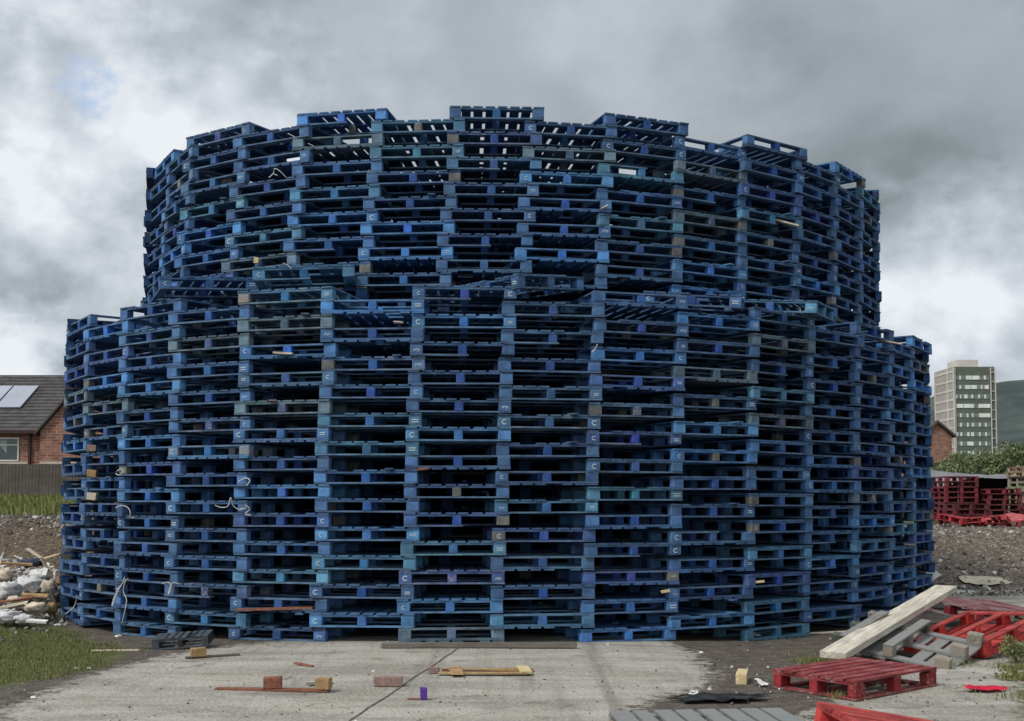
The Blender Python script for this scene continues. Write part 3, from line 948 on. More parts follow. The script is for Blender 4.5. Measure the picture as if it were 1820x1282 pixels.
# dark red pallet resting flat
def on_ground_pallet(px, py, rz, dz, tilt, label, tint, wear, seed, name="red_pallet", group="red pallets lying on the ground to the right", flip=False, at_=None, **kw):
    p = G(px, py) if at_ is None else Vector((*at_, gz(*at_)))
    return make_pallet(name, p + Vector((0, 0, dz)), (tilt[0], tilt[1], rz), label, "pallet", group, tint, wear, random.Random(seed), marks=0.0, flip=flip, **kw)
o = on_ground_pallet(0, 0, R(39), 0.008, (0, 0), "dark red pallet lying flat behind the bright red one in the corner", (0.27, 0.024, 0.028), 0.5, 4, at_=(2.95, 9.76), euro=True)
o.scale = (1, 0.82, 1)
on_ground_pallet(0, 0, R(4), 0.136, (R(0), R(10)), "bright red pallet cut off by the bottom of the picture", (0.46, 0.045, 0.04), 0.42, 5, at_=(2.43, 6.39), euro=True)
on_ground_pallet(1270, 1334, R(5), 0.01, (0, 0), "faded blue grey pallet at the bottom of the picture, left of the bright red one", (0.24, 0.27, 0.275), 0.75, 6, name="grey_pallet", group="faded pallets lying on the ground")
p = at(1612, 1146, 11.6)
on_ground_pallet(0, 0, R(-40), p.z, (R(10), R(8)), "weathered grey pallet lying tilted under the long pale timber", (0.25, 0.235, 0.205), 0.8, 8, name="grey_pallet", group="faded pallets lying on the ground", flip=True, at_=(p.x, p.y), no_base=True)
on_ground_pallet(1737, 1158, R(34), 0.12, (R(-4), R(-12)), "bright red pallet tilted in the heap, right of the weathered grey one", (0.44, 0.035, 0.03), 0.35, 9, flip=True)
on_ground_pallet(1745, 1112, R(22), 0.12, (R(5), R(4)), "red pallet at the back of the heap near the pavement strip", (0.25, 0.02, 0.03), 0.6, 10)
# black broken pallet at the left foot
o = on_ground_pallet(326, 1152, R(4), 0.03, (R(6), R(-4)), "charred black broken pallet at the left foot of the pile", (0.022, 0.024, 0.026), 0.2, 12, name="black_pallet", group=None)
o.scale = (0.5, 0.3, 0.75)
# long pale timber
a, b_ = at(1480, 1165, 10.8), at(1682, 1045, 13.6)
d = b_ - a
mb = MB().box(0, d.length, -0.13, 0.13, -0.032, 0.032, jit=0.003)
o = mb.build("timber_beam", M["timber"], loc=a, rot=(0, -math.atan2(d.z, math.hypot(d.x, d.y)), math.atan2(d.y, d.x)), bevel=0.004)
tag(o, "long thick pale timber beam propped on the red and grey pallets", "timber")
place_box("wood_block", 1682, 1105, (0.10, 0.10, 0.10), R(20), M["yellow"], "orange tan block under the far end of the long timber", "block", dz=0.38)

# white board leaning at the right foot
p = G(1655, 1040)
q0, q1, q2, q3 = at(1640, 1036, p.y), at(1674, 1022, p.y), at(1648, 1002, p.y + 0.1), at(1640, 1000, p.y + 0.1)
tag(MB().prism([q0, at(1650, 1037, p.y), q1, q2], (0, 0.015, 0)).build("white_board", M["white"]), "white board corner sticking out behind the right foot of the pile", "board")
place_box("plank", 1672, 1052, (1.1, 0.14, 0.02), R(-12), M["white"], "whitewashed plank lying behind the long timber", "plank")
place_box("plank", 1478, 1126, (1.0, 0.05, 0.02), R(16), M["tan"], "thin pale lath lying at the foot of the pile, right side", "plank", group=None)
place_box("plank", 205, 1158, (0.5, 0.05, 0.015), R(8), M["tan"], "thin pale lath on the grass edge at the left", "plank")
place_box("plank", 330, 1152, (1.0, 0.05, 0.012), R(-4), M["old"], "thin grey lath in front of the black pallet", "plank", dz=0.002)

# ------------------------------------------------------------------ rubbish heap on the left
def blob_mesh(rx, ry, rz_, seed, amp=0.22, n=14, m_=9, fr=2.6):
    vs, fs = [], []
    for j in range(m_ + 1):
        th = math.pi * j / m_
        for i in range(n):
            ph = 2 * math.pi * i / n
            v = Vector((math.sin(th) * math.cos(ph), math.sin(th) * math.sin(ph), math.cos(th)))
            k = 1 + amp * noise.noise(v * fr + Vector((seed, 0, 0))) + amp * 0.5 * noise.noise(v * fr * 2.7 + Vector((seed, 4, 0)))
            vs.append((v.x * rx * k, v.y * ry * k, v.z * rz_ * k))
    for j in range(m_):
        for i in range(n):
            a, b_ = j * n + i, j * n + (i + 1) % n
            fs.append((a, a + n, b_ + n, b_))
    return MB().add(vs, fs)
heap = [
    (50, 1042, 15.8, 0.22, 0.12, "bag", "largest white sack, in the middle of the rubbish heap"),
    (14, 1050, 15.3, 0.17, 0.11, "bag", "white sack at the left edge of the rubbish heap, middle height"),
    (14, 1096, 14.6, 0.20, 0.08, "bag", "low white sack at the bottom left of the rubbish heap"),
    (66, 1080, 14.9, 0.15, 0.07, "tan", "tan paper sack in the lower middle of the rubbish heap"),
    (84, 1046, 15.8, 0.12, 0.11, "tan", "pale brown sack beside the pile of pallets"),
    (8, 1022, 16.0, 0.15, 0.09, "tan", "tan sack at the far left edge of the heap"),
    (55, 1000, 16.6, 0.20, 0.06, "bag_blue", "dark blue cloth bundle on top of the rubbish heap"),
    (44, 1100, 14.5, 0.12, 0.06, "bag", "small white sack at the foot of the rubbish heap"),
    (92, 1082, 15.2, 0.10, 0.08, "ply", "brown crumpled carton beside the lowest pallets"),
    (72, 1022, 16.2, 0.16, 0.09, "bag", "small white sack at the upper right of the rubbish heap"),
    (30, 1070, 15.0, 0.12, 0.07, "tan", "small tan sack below the largest white one"),
]
for i, (px, py, Y, rx, rz_, mt, lab) in enumerate(heap):
    p = at(px, py, Y)
    tag(blob_mesh(rx, rx * 0.8, rz_, i * 3.1 + 1, 0.5, 18, 12).build("rubbish_sack", M[mt], loc=p, rot=(0, 0, i), smooth=True), lab, "sack", "sacks in the rubbish heap")
planks = [(30, 1066, 14.9, 0.6, R(14), R(-8), "rust_wood"), (62, 1058, 15.0, 0.5, R(4), R(3), "ply"), (82, 1008, 15.6, 0.5, R(70), R(55), "tan"), (20, 1076, 14.6, 0.6, R(10), R(-12), "tan"),
          (64, 985, 16.4, 0.5, R(-20), R(28), "tan"), (90, 990, 16.2, 0.45, R(-5), R(-14), "yellow"), (30, 1002, 16.2, 0.6, R(30), R(5), "ply"), (82, 1012, 15.6, 0.28, R(80), R(-65), "white"),
          (14, 1010, 16.1, 0.5, R(0), R(-16), "ply"), (66, 1104, 14.4, 0.4, R(-8), R(2), "white"), (95, 1062, 15.2, 0.35, R(20), R(70), "old"), (55, 1049, 15.1, 0.3, R(-30), R(20), "old")]
words = ["red brown", "brown", "steep pale", "short tan", "sloping pale", "yellow", "brown", "upright white", "brown", "flat white", "upright grey", "small grey"]
wh = ["across the front of the heap", "right of centre in the heap", "standing up at the heap's right", "at the lower left of the heap", "on the very top of the heap", "at the top right of the heap", "at the back of the heap",
      "near the pallets on the heap", "at the upper left of the heap", "on the ground before the heap", "by the leftmost pallets", "in the middle of the heap"]
for (px, py, Y, l, rz, ry, mt), w_, h_ in zip(planks, words, wh):
    l *= 0.68
    mb = MB().box(-l / 2, l / 2, -0.032, 0.032, -0.01, 0.01, jit=0.008)
    tag(mb.build("broken_plank", M[mt], loc=at(px, py, Y), rot=(0.2, ry, rz)), f"{w_} broken plank {h_}", "plank", "broken planks in the rubbish heap")

# loose stones and crumbs: nobody could count them
def rubble(name, label, region, n, smin, smax, mat, seed):
    rg = random.Random(seed)
    mb = MB()
    for _ in range(n):
        x, y = region(rg)
        if math.hypot(x - 0.1, y - 20.2) < 7.1: continue
        s = smin * (smax / smin) ** (rg.random() ** 2.2)
        Mx = Matrix.Translation((x, y, gz(x, y) + s * 0.15)) @ Euler((rg.uniform(0, 6), rg.uniform(0, 6), rg.uniform(0, 6))).to_matrix().to_4x4()
        vs = []
        for v in ((1, 0, 0), (-1, 0, 0), (0, 1, 0), (0, -1, 0), (0, 0, 1), (0, 0, -1), (.6, .6, .5), (-.6, .5, .6), (.5, -.6, -.6)):
            vs.append(Mx @ (Vector(v) * s * rg.uniform(0.6, 1.1)))
        mb.add(vs, [(0, 6, 4), (6, 2, 4), (2, 7, 4), (7, 1, 4), (1, 3, 4), (3, 0, 4), (0, 2, 6), (2, 1, 7), (0, 2, 5), (2, 1, 5), (1, 3, 5), (3, 8, 5), (8, 0, 5), (3, 0, 8)])
    o = mb.build(name, mat)
    tag(o, label, "stones", kind="stuff")
def reg_rect(x0, x1, y0, y1):
    return lambda rg: (rg.uniform(x0, x1), rg.uniform(y0, y1))
def reg_px(x0, x1, y0, y1):
    def f(rg):
        p = G(rg.uniform(x0, x1), rg.uniform(y0, y1)); return p.x, p.y
    return f
m_, nt, b = newmat("mixed rubble")
ge = N(nt, "NewGeometry")
rpi = ge.outputs["Random Per Island"]
cr = N(nt, "ValToRGB"); L(nt, rpi, cr.inputs[0])
cr.color_ramp.elements[0].color = (0.06, 0.055, 0.05, 1)
cr.color_ramp.elements[1].position = 1.0; cr.color_ramp.elements[1].color = (0.72, 0.70, 0.66, 1)
e = cr.color_ramp.elements.new(0.55); e.color = (0.17, 0.155, 0.14, 1)
e = cr.color_ramp.elements.new(0.90); e.color = (0.33, 0.30, 0.26, 1)
L(nt, cr.outputs[0], b.inputs["Base Color"]); b.inputs["Roughness"].default_value = 0.9
M["rubble"] = m_
rubble("yard_rubble", "small stones and crumbs scattered over the yard", reg_px(-20, 1840, 1118, 1290), 1500, 0.003, 0.016, M["rubble"], 1)
rubble("dirt_rubble", "stones on the dark dirt at the right of the yard", reg_px(1240, 1840, 1110, 1260), 600, 0.005, 0.028, M["rubble"], 2)
rubble("bank_rubble", "loose stones covering the gravel bank on the right", reg_px(1630, 1840, 950, 1060), 3200, 0.012, 0.07, M["rubble"], 3)
rubble("bank_rubble", "earth clods and stones on the bank at the left", reg_px(-20, 130, 905, 1010), 2600, 0.015, 0.10, M["rubble"], 4)
rubble("heap_rubble", "small debris filling the rubbish heap on the left", reg_px(-20, 120, 1000, 1112), 1500, 0.012, 0.08, M["rubble"], 5)

# splintered wood and board scraps: too many to count
rg = random.Random(91)
for nm, mt, cnt in (("wood", "tan", 110), ("wood", "rust_wood", 14), ("wood", "white", 240), ("wood", "ply", 20)):
    mb = MB()
    for _ in range(cnt):
        x, y = rg.uniform(-8.6, -6.45), rg.uniform(14.6, 18.2)
        z = gz(x, y) + max(0, 0.30 - 0.16 * ((x + 7.4) ** 2 + 0.4 * (y - 16.4) ** 2)) * rg.uniform(0.3, 1.15)
        Mx = Matrix.Translation((x, y, z)) @ Euler((rg.uniform(-1, 1), rg.uniform(-1, 1), rg.uniform(0, 6))).to_matrix().to_4x4()
        l, w_ = rg.uniform(0.05, 0.30), rg.uniform(0.01, 0.06)
        mb.box(-l / 2, l / 2, -w_ / 2, w_ / 2, -0.008, 0.008, Mx, jit=0.008)
    tag(mb.build("heap_splinters", M[mt]), {"tan": "pale", "rust_wood": "red brown", "white": "white", "ply": "brown"}[mt] + " splinters and scraps strewn over the rubbish heap", "splinters", kind="stuff")
lit = [(210, 1131, 0.03), (1345, 1130, 0.04), (818, 1146, 0.03), (1247, 1160, 0.02), (60, 1240, 0.02), (1080, 1146, 0.015), (508, 1137, 0.02), (318, 1150, 0.035), (158, 1188, 0.015), (134, 1188, 0.014), (103, 1111, 0.03), (1232, 1231, 0.03), (1466, 1230, 0.02), (664, 1193, 0.012)]
lw = ["by the left foot of the pile", "before the right foot of the pile", "on the grey plank", "on the dark dirt patch", "in the bottom left corner", "at the pile's foot right of the plank", "at the pile's foot left of centre", "under the black pallet",
      "on the grass edge, right one", "on the grass edge, left one", "beside the leftmost pallets", "above the black plastic sheet", "beside the front red pallet", "in the middle of the concrete"]
for i, ((px, py, s), w_) in enumerate(zip(lit, lw)):
    o = blob_mesh(s * 1.3, s, s * 0.6, i + 20, 0.7, 9, 6).build("litter_scrap", M["white"], loc=G(px, py, s * 0.4))
    tag(o, f"white scrap of litter {w_}", "litter", "white litter scraps on the ground")

# ------------------------------------------------------------------ grass and weeds
def leaf_mat(name, c1, c2):
    m, nt, b = newmat(name)
    ge = N(nt, "NewGeometry")
    c = mixc(nt, ge.outputs["Random Per Island"], c1, c2)
    L(nt, c, b.inputs["Base Color"])
    b.inputs["Roughness"].default_value = 0.7
    b.inputs["Specular IOR Level"].default_value = 0.25
    return m
M["grass"] = leaf_mat("grass blades", (0.095, 0.12, 0.035), (0.26, 0.26, 0.11))
M["drygrass"] = leaf_mat("pale grass blades", (0.10, 0.13, 0.03), (0.26, 0.26, 0.10))
M["leaf"] = leaf_mat("hedge leaves", (0.07, 0.10, 0.045), (0.22, 0.25, 0.12))
def blades(pts, h0, h1, w, rg, mb):
    for (x, y, z) in pts:
        a = rg.uniform(0, 6.28)
        hh = rg.uniform(h0, h1)
        dx, dy = math.cos(a), math.sin(a)
        le = rg.uniform(0.1, 0.6) * hh
        lx2, ly2 = rg.uniform(-1, 1), rg.uniform(-1, 1)
        mb.add([(x - dx * w, y - dy * w, z - 0.01), (x + dx * w, y + dy * w, z - 0.01), (x + lx2 * le * .4 + dx * w * .6, y + ly2 * le * .4 + dy * w * .6, z + hh * .6), (x + lx2 * le, y + ly2 * le, z + hh)],
               [(0, 1, 2), (0, 2, 3)])
def inside(poly, x, y, mrg=0.0):
    return sdist((x, y), poly) > mrg
rg = random.Random(5)
mb = MB()
pts = []
while len(pts) < 20000:
    x, y = rg.uniform(-8.0, -3.2), rg.uniform(8.5, 15.6)
    nn = noise.noise(Vector((x * 1.6, y * 1.6, 4)))
    if sdist((x, y), GRASS) + nn * 0.5 > -0.05 + 0.1 * rg.random(): pts.append((x, y, gz(x, y)))
blades(pts, 0.008, 0.042, 0.004, rg, mb)
tag(mb.build("grass_patch", M["grass"]), "short green grass at the left edge of the yard", "grass", kind="stuff")
mb = MB()
pts = []
for _ in range(15000):
    x, y = rg.uniform(-34, -11), rg.uniform(31, 50)
    if abs(x / y + 0.42) < 0.07: pts.append((x, y, gz(x, y)))
blades(pts, 0.12, 0.42, 0.022, rg, mb)
tag(mb.build("meadow_grass", M["drygrass"]), "pale tall grass strip in front of the grey fence", "grass", kind="stuff")
mb = MB()
pts = []
for (px, py, n_, s_) in ((1462, 1178, 900, 0.13), (1500, 1240, 400, 0.07), (1690, 1182, 250, 0.12), (1655, 950, 500, 0.5), (1660, 985, 400, 0.4), (1810, 1190, 300, 0.12), (1840, 1240, 300, 0.15), (1500, 1170, 200, 0.3)):
    c0 = G(px, py)
    for _ in range(n_):
        x, y = c0.x + rg.gauss(0, s_), c0.y + rg.gauss(0, s_ * 0.8)
        pts.append((x, y, gz(x, y)))
blades(pts, 0.015, 0.07, 0.004, rg, mb)
tag(mb.build("weed_tufts", M["grass"]), "green weed tufts growing round the loose pallets", "weeds", kind="stuff")
def bush(px, py, Y, rx, rz_, n, leaf, mat, label, name, cat, group, seed, base_z=None, lean=0.9):
    rg = random.Random(seed)
    c0 = at(px, py, Y)
    root = empty(name, (c0.x, c0.y, gz(c0.x, c0.y) if base_z is None else base_z))
    tag(root, label, cat, group)
    H = c0.z - root.location.z
    mb = MB()
    cl = [(Vector((rg.uniform(-rx, rx) * .8, rg.uniform(-rx, rx) * .5, rg.uniform(0.25, 1.0) * H)), rg.uniform(.25, .5) * rx) for _ in range(12)]
    for _ in range(n):
        cc_, rr = rg.choice(cl)
        d = Vector((rg.gauss(0, 1), rg.gauss(0, 1), rg.gauss(0, 1))).normalized() * rr * rg.uniform(0.5, 1.05)
        d.z *= 0.8
        q = cc_ + d
        if q.z < 0.02: q.z = rg.uniform(0.02, H * .4)
        e = Euler((rg.uniform(0, 6), rg.uniform(0, 6), rg.uniform(0, 6))).to_matrix()
        l = leaf * rg.uniform(0.6, 1.3)
        mb.add([q + e @ Vector(v) * l for v in ((-1, 0, 0), (0, -.5, .1), (1, 0, 0), (0, .5, .1))], [(0, 1, 2, 3)])
    mb.build("foliage", mat, root)
    st = MB()
    for (cc_, rr) in cl[:7]:
        st.tube([(cc_.x * .25, cc_.y * .25, 0), (cc_.x * .6, cc_.y * .6, cc_.z * .5), tuple(cc_)], [0.03 * rx, 0.02 * rx, 0.008 * rx], 5)
    st.build("stem", M["old"], root)
bush(1812, 1135, 11.3, 0.20, 0.3, 900, 0.016, M["grass"], "leafy weed clump at the right edge beside the red pallet heap", "weed_clump", "weeds", None, 31)
bush(1818, 1200, 10.2, 0.20, 0.3, 700, 0.018, M["grass"], "small weed clump at the right edge, nearer the camera", "weed_clump", "weeds", None, 32)

# ------------------------------------------------------------------ house on the left
HY_ = 58.0
def hz_(py): return at(50, py, HY_).z
def hq_(py, y): return at(50, py, y).z
m, nt, b = newmat("red brick")
tcn = N(nt, "TexCoord")
mp = N(nt, "Mapping"); mp.inputs["Rotation"].default_value = (math.pi / 2, 0, 0); L(nt, tcn.outputs["Object"], mp.inputs[0])
br = N(nt, "TexBrick")
br.inputs["Scale"].default_value = 1.0
br.inputs["Brick Width"].default_value = 0.44; br.inputs["Row Height"].default_value = 0.15
br.inputs["Mortar Size"].default_value = 0.016
br.inputs["Color1"].default_value = (0.24, 0.085, 0.055, 1); br.inputs["Color2"].default_value = (0.36, 0.17, 0.12, 1)
br.inputs["Mortar"].default_value = (0.33, 0.28, 0.25, 1)
L(nt, mp.outputs[0], br.inputs["Vector"])
nn = noise4(nt, tcn.outputs["Object"], 1.6, 5, 0.7)
L(nt, mixc(nt, mr(nt, nn, 0.35, 0.7), mixc(nt, 1.0, br.outputs[0], (0.75, 0.72, 0.7), "MULTIPLY"), mixc(nt, 1.0, br.outputs[0], (1.15, 1.15, 1.15), "MULTIPLY")), b.inputs["Base Color"])
b.inputs["Roughness"].default_value = 0.9
M["brick"] = m
M["slate"] = simple("grey roof tile", (0.085, 0.080, 0.080), 0.35, 2.2, 0.8, 0.3, 0.03)
M["frame_white"] = simple("white window frame", (0.75, 0.75, 0.74), 0.05, 4, 0.5, 0)
M["sill"] = simple("pale stone band", (0.55, 0.47, 0.40), 0.12, 6, 0.8, 0)
M["pipe"] = simple("dark brown plastic pipe", (0.06, 0.03, 0.03), 0.2, 5, 0.5, 0)
M["glass"] = simple("dark window glass", (0.035, 0.05, 0.06), 0.3, 2, 0.08, 0, spec=0.8)
M["curtain"] = simple("pale curtain", (0.35, 0.42, 0.40), 0.15, 4, 0.9, 0)
M["panel"] = simple("pale roof panel", (0.38, 0.41, 0.48), 0.10, 0.7, 0.35, 0, spec=0.5)
hx0, hx1 = at(-220, 800, HY_).x, at(240, 800, HY_).x
zr, ze = hq_(667, HY_ + 4.15), hq_(766, HY_ - 0.35) + 0.1
gzh = 1.7
house = empty("brick_house", (hx0 + 8, HY_, gzh))
tag(house, "red brick house with a grey tiled roof behind the fence on the left", "house")
def inv(v):  # to house local space
    return Vector(v) - house.location
def hbox(x0, x1, y0, y1, z0, z1, name, mat, par=None):
    o_ = house.location
    return MB().box(x0 - o_.x, x1 - o_.x, y0 - o_.y, y1 - o_.y, z0 - o_.z, z1 - o_.z).build(name, mat, par or house)
hbox(hx0, hx1, HY_, HY_ + 9, gzh - 0.4, ze, "wall", M["brick"])
# roof slope: overlapping tile courses
run = 4.5
mb = MB()
nc = 17
xg = at(72, 766, HY_).x            # where the gable wing begins
for i in range(nc):
    t0, t1 = i / nc, (i + 1) / nc
    y0, y1 = HY_ - 0.35 + t0 * run, HY_ - 0.35 + t1 * run + 0.06
    z0, z1 = ze - 0.1 + t0 * (zr - ze + 0.1), ze - 0.1 + t1 * (zr - ze + 0.1)
    vs = [inv((hx0 - 0.3, y0, z0 + 0.05)), inv((hx1 + 0.3, y0, z0 + 0.05)), inv((hx1 + 0.3, y1, z1 + 0.01)), inv((hx0 - 0.3, y1, z1 + 0.01)),
          inv((hx0 - 0.3, y0, z0 - 0.03)), inv((hx1 + 0.3, y0, z0 - 0.03)), inv((hx1 + 0.3, y1, z1 - 0.07)), inv((hx0 - 0.3, y1, z1 - 0.07))]
    mb.add(vs, [(0, 1, 2, 3), (4, 7, 6, 5), (0, 4, 5, 1), (2, 6, 7, 3), (0, 3, 7, 4), (1, 5, 6, 2)])
mb.add([inv((hx0 - .3, HY_ - .35 + run, zr)), inv((hx1 + .3, HY_ - .35 + run, zr)), inv((hx1 + .3, HY_ + 9.3, ze)), inv((hx0 - .3, HY_ + 9.3, ze))], [(0, 1, 2, 3)])
roof = mb.build("roof", M["slate"], house)
# two pale roof panels
def on_roof(px, py, lift=0.07):
    d_ = ray(px, py)
    # plane through eave/ridge
    s = (zr - ze + 0.1) / run
    # z = ze-0.1 + (y-(HY-0.35))*s
    t = (ze - 0.1 - (HY_ - 0.35) * s - CAMZ) / (d_.z - d_.y * s)
    p = d_ * t
    return Vector((p.x, p.y, p.z + CAMZ + lift))
for (xa, xb, xc, xd) in ((-45, 23, -12, -75), (26, 69, 36, -8)):
    mbp = MB()
    P4 = [inv(on_roof(xa, 690)), inv(on_roof(xb, 690)), inv(on_roof(xc, 728)), inv(on_roof(xd, 728))]
    mbp.prism(P4, (0, -0.04, 0.06))
    pn = mbp.build("roof_panel", M["panel"], roof)
# gable wing projecting forward
WX0, WX1 = at(72, 766, HY_ - 1.2).x, at(72, 766, HY_ - 1.2).x + 8.0
wy = HY_ - 1.2
apex = ((WX0 + WX1) / 2, at(107, 726, wy).z)
slope = (at(107, 726, wy).z - at(72, 766, wy).z) / (at(107, 726, wy).x - WX0)
za = at(72, 766, wy).z
zp = za + slope * (WX1 - WX0) / 2
w = [inv((WX0 - 0.0, wy, gzh - .4)), inv((WX1, wy, gzh - .4)), inv((WX1, wy, za)), inv(((WX0 + WX1) / 2, wy, zp)), inv((WX0, wy, za))]
MB().prism(w, (0, 1.195, 0)).build("gable_wall", M["brick"], house)
for sgn in (-1, 1):
    xe = WX0 - 0.25 if sgn < 0 else WX1 + 0.25
    ze2 = za - 0.25 * slope
    xm = (WX0 + WX1) / 2
    P4 = [inv((xe, wy - 0.2, ze2 + 0.06)), inv((xm, wy - 0.2, zp + 0.06)), inv((xm, wy + 6, zp + 0.06)), inv((xe, wy + 6, ze2 + 0.06))]
    MB().prism(P4, (0, 0, 0.12)).build("gable_roof", M["slate"], house)
hbox(hx0, WX0 - 0.3, HY_ - 0.48, HY_ - 0.36, ze - 0.24, ze - 0.08, "gutter", M["pipe"])
px_ = at(54, 790, HY_).x
hbox(px_ - 0.06, px_ + 0.06, HY_ - 0.14, HY_ - 0.02, gzh, ze - 0.24, "downpipe", M["pipe"])
zs = hz_(823)
hbox(hx0, px_ - 0.1, HY_ - 0.04, HY_ + 0.0 - 0.002, zs - 0.06, zs + 0.06, "stone_band", M["sill"])
hbox(WX0 + 0.0, WX1, wy - 0.04, wy - 0.002, at(90, 823, wy).z - 0.06, at(90, 823, wy).z + 0.07, "stone_band", M["sill"])
wx0, wx1 = at(-30, 800, HY_).x, at(34, 800, HY_).x
zt, zb = hz_(778), hz_(820)
fr = MB()
o_ = house.location
for (a_, b2, c_, d_) in ((wx0, wx1, zb, zb + .07), (wx0, wx1, zt - .07, zt), (wx0, wx0 + .07, zb + .07, zt - .07), (wx1 - .07, wx1, zb + .07, zt - .07), (at(4, 0, HY_).x, at(9, 0, HY_).x, zb + .07, zt - .07), (at(9, 0, HY_).x, wx1 - .07, hz_(791) - .03, hz_(791) + .03)):
    fr.box(a_ - o_.x, b2 - o_.x, -0.05, 0.06 - 0.08, c_ - o_.z, d_ - o_.z)
win = fr.build("window", M["frame_white"], house)
MB().box(wx0 - o_.x + .02, wx1 - o_.x - .02, -0.015, -0.004, zb - o_.z + .02, zt - o_.z - .02).build("pane", M["glass"], win)
cx0, cx1 = at(11, 0, HY_).x - o_.x, at(31, 0, HY_).x - o_.x
MB().prism([Vector((cx0, -0.022, hz_(783) - o_.z)), Vector((cx1, -0.022, hz_(783) - o_.z)), Vector((cx1, -0.022, hz_(806) - o_.z))], (0, 0.004, 0)).build("curtain", M["curtain"], win)

# fence in front of it
M["fence"] = simple("dark grey stained fence board", (0.115, 0.100, 0.092), 0.25, 1.4, 0.85, 0.2)
fy = 51.0
fence = empty("board_fence", (at(50, 0, fy).x, fy, 1.6))
tag(fence, "dark grey vertical board fence in front of the brick house", "fence")
mb = MB()
x = at(-40, 0, fy).x
ztop = at(50, 826, fy).z
rg = random.Random(2)
while x < at(330, 0, fy).x:
    w_ = 0.14
    mb.box(x - fence.location.x, x + w_ - fence.location.x, rg.uniform(-.015, .01), 0.03, -0.3, ztop - 1.6 + rg.uniform(-0.015, 0.01))
    x += w_ + 0.012
mb.build("boards", M["fence"], fence).name = "board_panel"
MB().box(at(-40, 0, fy).x - fence.location.x, at(330, 0, fy).x - fence.location.x, 0.035, 0.08, -0.2, -0.1).box(at(-40, 0, fy).x - fence.location.x, at(330, 0, fy).x - fence.location.x, 0.035, 0.08, ztop - 1.95, ztop - 1.85).build("rail", M["fence"], fence)

# ------------------------------------------------------------------ right background
# tower block
TY = 345.0
def T(px, py, dy=0.0): return at(px, py, TY + dy)
M["t_white"] = simple("pale concrete frame", (0.66, 0.62, 0.58), 0.08, 0.4, 0.8, 0)
M["t_green"] = simple("green grey spandrel", (0.13, 0.155, 0.13), 0.15, 0.5, 0.7, 0)
M["t_grey"] = simple("grey brick infill", (0.42, 0.39, 0.365), 0.10, 1.0, 0.9, 0)
M["t_blind"] = simple("white blinds behind glass", (0.80, 0.85, 0.82), 0.10, 0.6, 0.5, 0)
M["t_glass"] = simple("greenish window glass", (0.19, 0.225, 0.205), 0.35, 0.9, 0.25, 0, spec=0.6)
tow = empty("tower_block", (T(1735, 740).x, TY, 0))
tag(tow, "tall green and white apartment tower far behind the hedge", "apartment tower")
def tl(v): return Vector(v) - tow.location
def tbox(pxa, pxb, pya, pyb, y0, y1, name, mat, par=None):
    o_ = tow.location
    return MB().box(T(pxa, 740).x - o_.x, T(pxb, 740).x - o_.x, y0, y1, T(1735, pyb).z - o_.z, T(1735, pya).z - o_.z).build(name, mat, par or tow)
tbox(1698, 1769, 652, 905, 0, 15, "wall", M["t_green"])
# left return wall, running back
A, B_ = Vector((T(1698, 740).x - 0.1, TY, 0)), T(1698, 905)
lft = Vector((T(1698, 740).x - 0.1, TY + 15, 0))
P4 = [tl((A.x, TY, B_.z)), tl((A.x, TY, T(1698, 652).z)), tl((lft.x, TY + 15, T(1698, 652).z)), tl((lft.x, TY + 15, B_.z))]
MB().prism(P4, (-0.3, 0, 0)).build("side_wall", M["t_grey"], tow)
P4 = [tl((lft.x - 2, TY + 16, B_.z)), tl((lft.x - 2, TY + 16, T(1698, 658).z)), tl((lft.x - 5.0, TY + 16, T(1698, 658).z)), tl((lft.x - 5.0, TY + 16, B_.z))]
MB().prism(P4, (0, 0.6, 0)).build("side_wall", M["t_green"], tow)
tbox(1706, 1743, 639, 652.5, 1, 9, "roof_plant_room", M["t_white"])
fl = [671 + 16.75 * i for i in range(10)]
rg = random.Random(8)
pat = {0: [(1706, 1709), (1718, 1728), (1729, 1742), (1750, 1753)], 1: [(1706, 1709), (1716, 1726), (1727, 1737), (1744, 1747), (1751, 1758)], 2: [(1699, 1702), (1707, 1709), (1714, 1720), (1727, 1730), (1739, 1742), (1750, 1753)],
       3: [(1699, 1712), (1713, 1731), (1739, 1760)], 4: [(1706, 1709), (1718, 1721), (1727, 1730), (1740, 1760)], 5: [(1706, 1709), (1718, 1721), (1727, 1730), (1739, 1742), (1750, 1753)],
       6: [(1699, 1702), (1706, 1709), (1718, 1722), (1725, 1730), (1739, 1742), (1750, 1753)], 7: [(1706, 1709), (1718, 1729), (1739, 1742), (1750, 1753)], 8: [(1699, 1702), (1706, 1709), (1718, 1730), (1739, 1742), (1750, 1753)]}
for i in range(9):
    yc_ = fl[i]
    g_ = tbox(1699.5, 1760, yc_ - 3.2, yc_ + 4.2, -0.10, -0.004, "window", M["t_glass"])
    for (a_, b2) in pat[i]:
        tbox(a_, b2, yc_ - 3.0, yc_ + 4.0, -0.16, -0.11, "pane", M["t_blind"], g_)
for px in (1698, 1761.5, 1769.5):
    tbox(px - 0.7, px + 0.7, 654, 905, -0.5, -0.2, "concrete_pier", M["t_white"])
for i in range(10):
    yy = 662 + 16.75 * i
    tbox(1762.3, 1768.7, yy - 0.6, yy + 0.6, -0.4, -0.2, "floor_band", M["t_white"])
    # bands on the left return wall
    z_ = T(1698, yy).z
    a3, b3 = tl((A.x - 0.3, TY - 0.3, z_)), tl((lft.x - 0.3, TY + 15, z_))
    MB().prism([a3, a3 + Vector((0, 0, 0.6)), b3 + Vector((0, 0, 0.6)), b3], (-0.12, -0.2, 0)).build("floor_band", M["t_white"], tow)
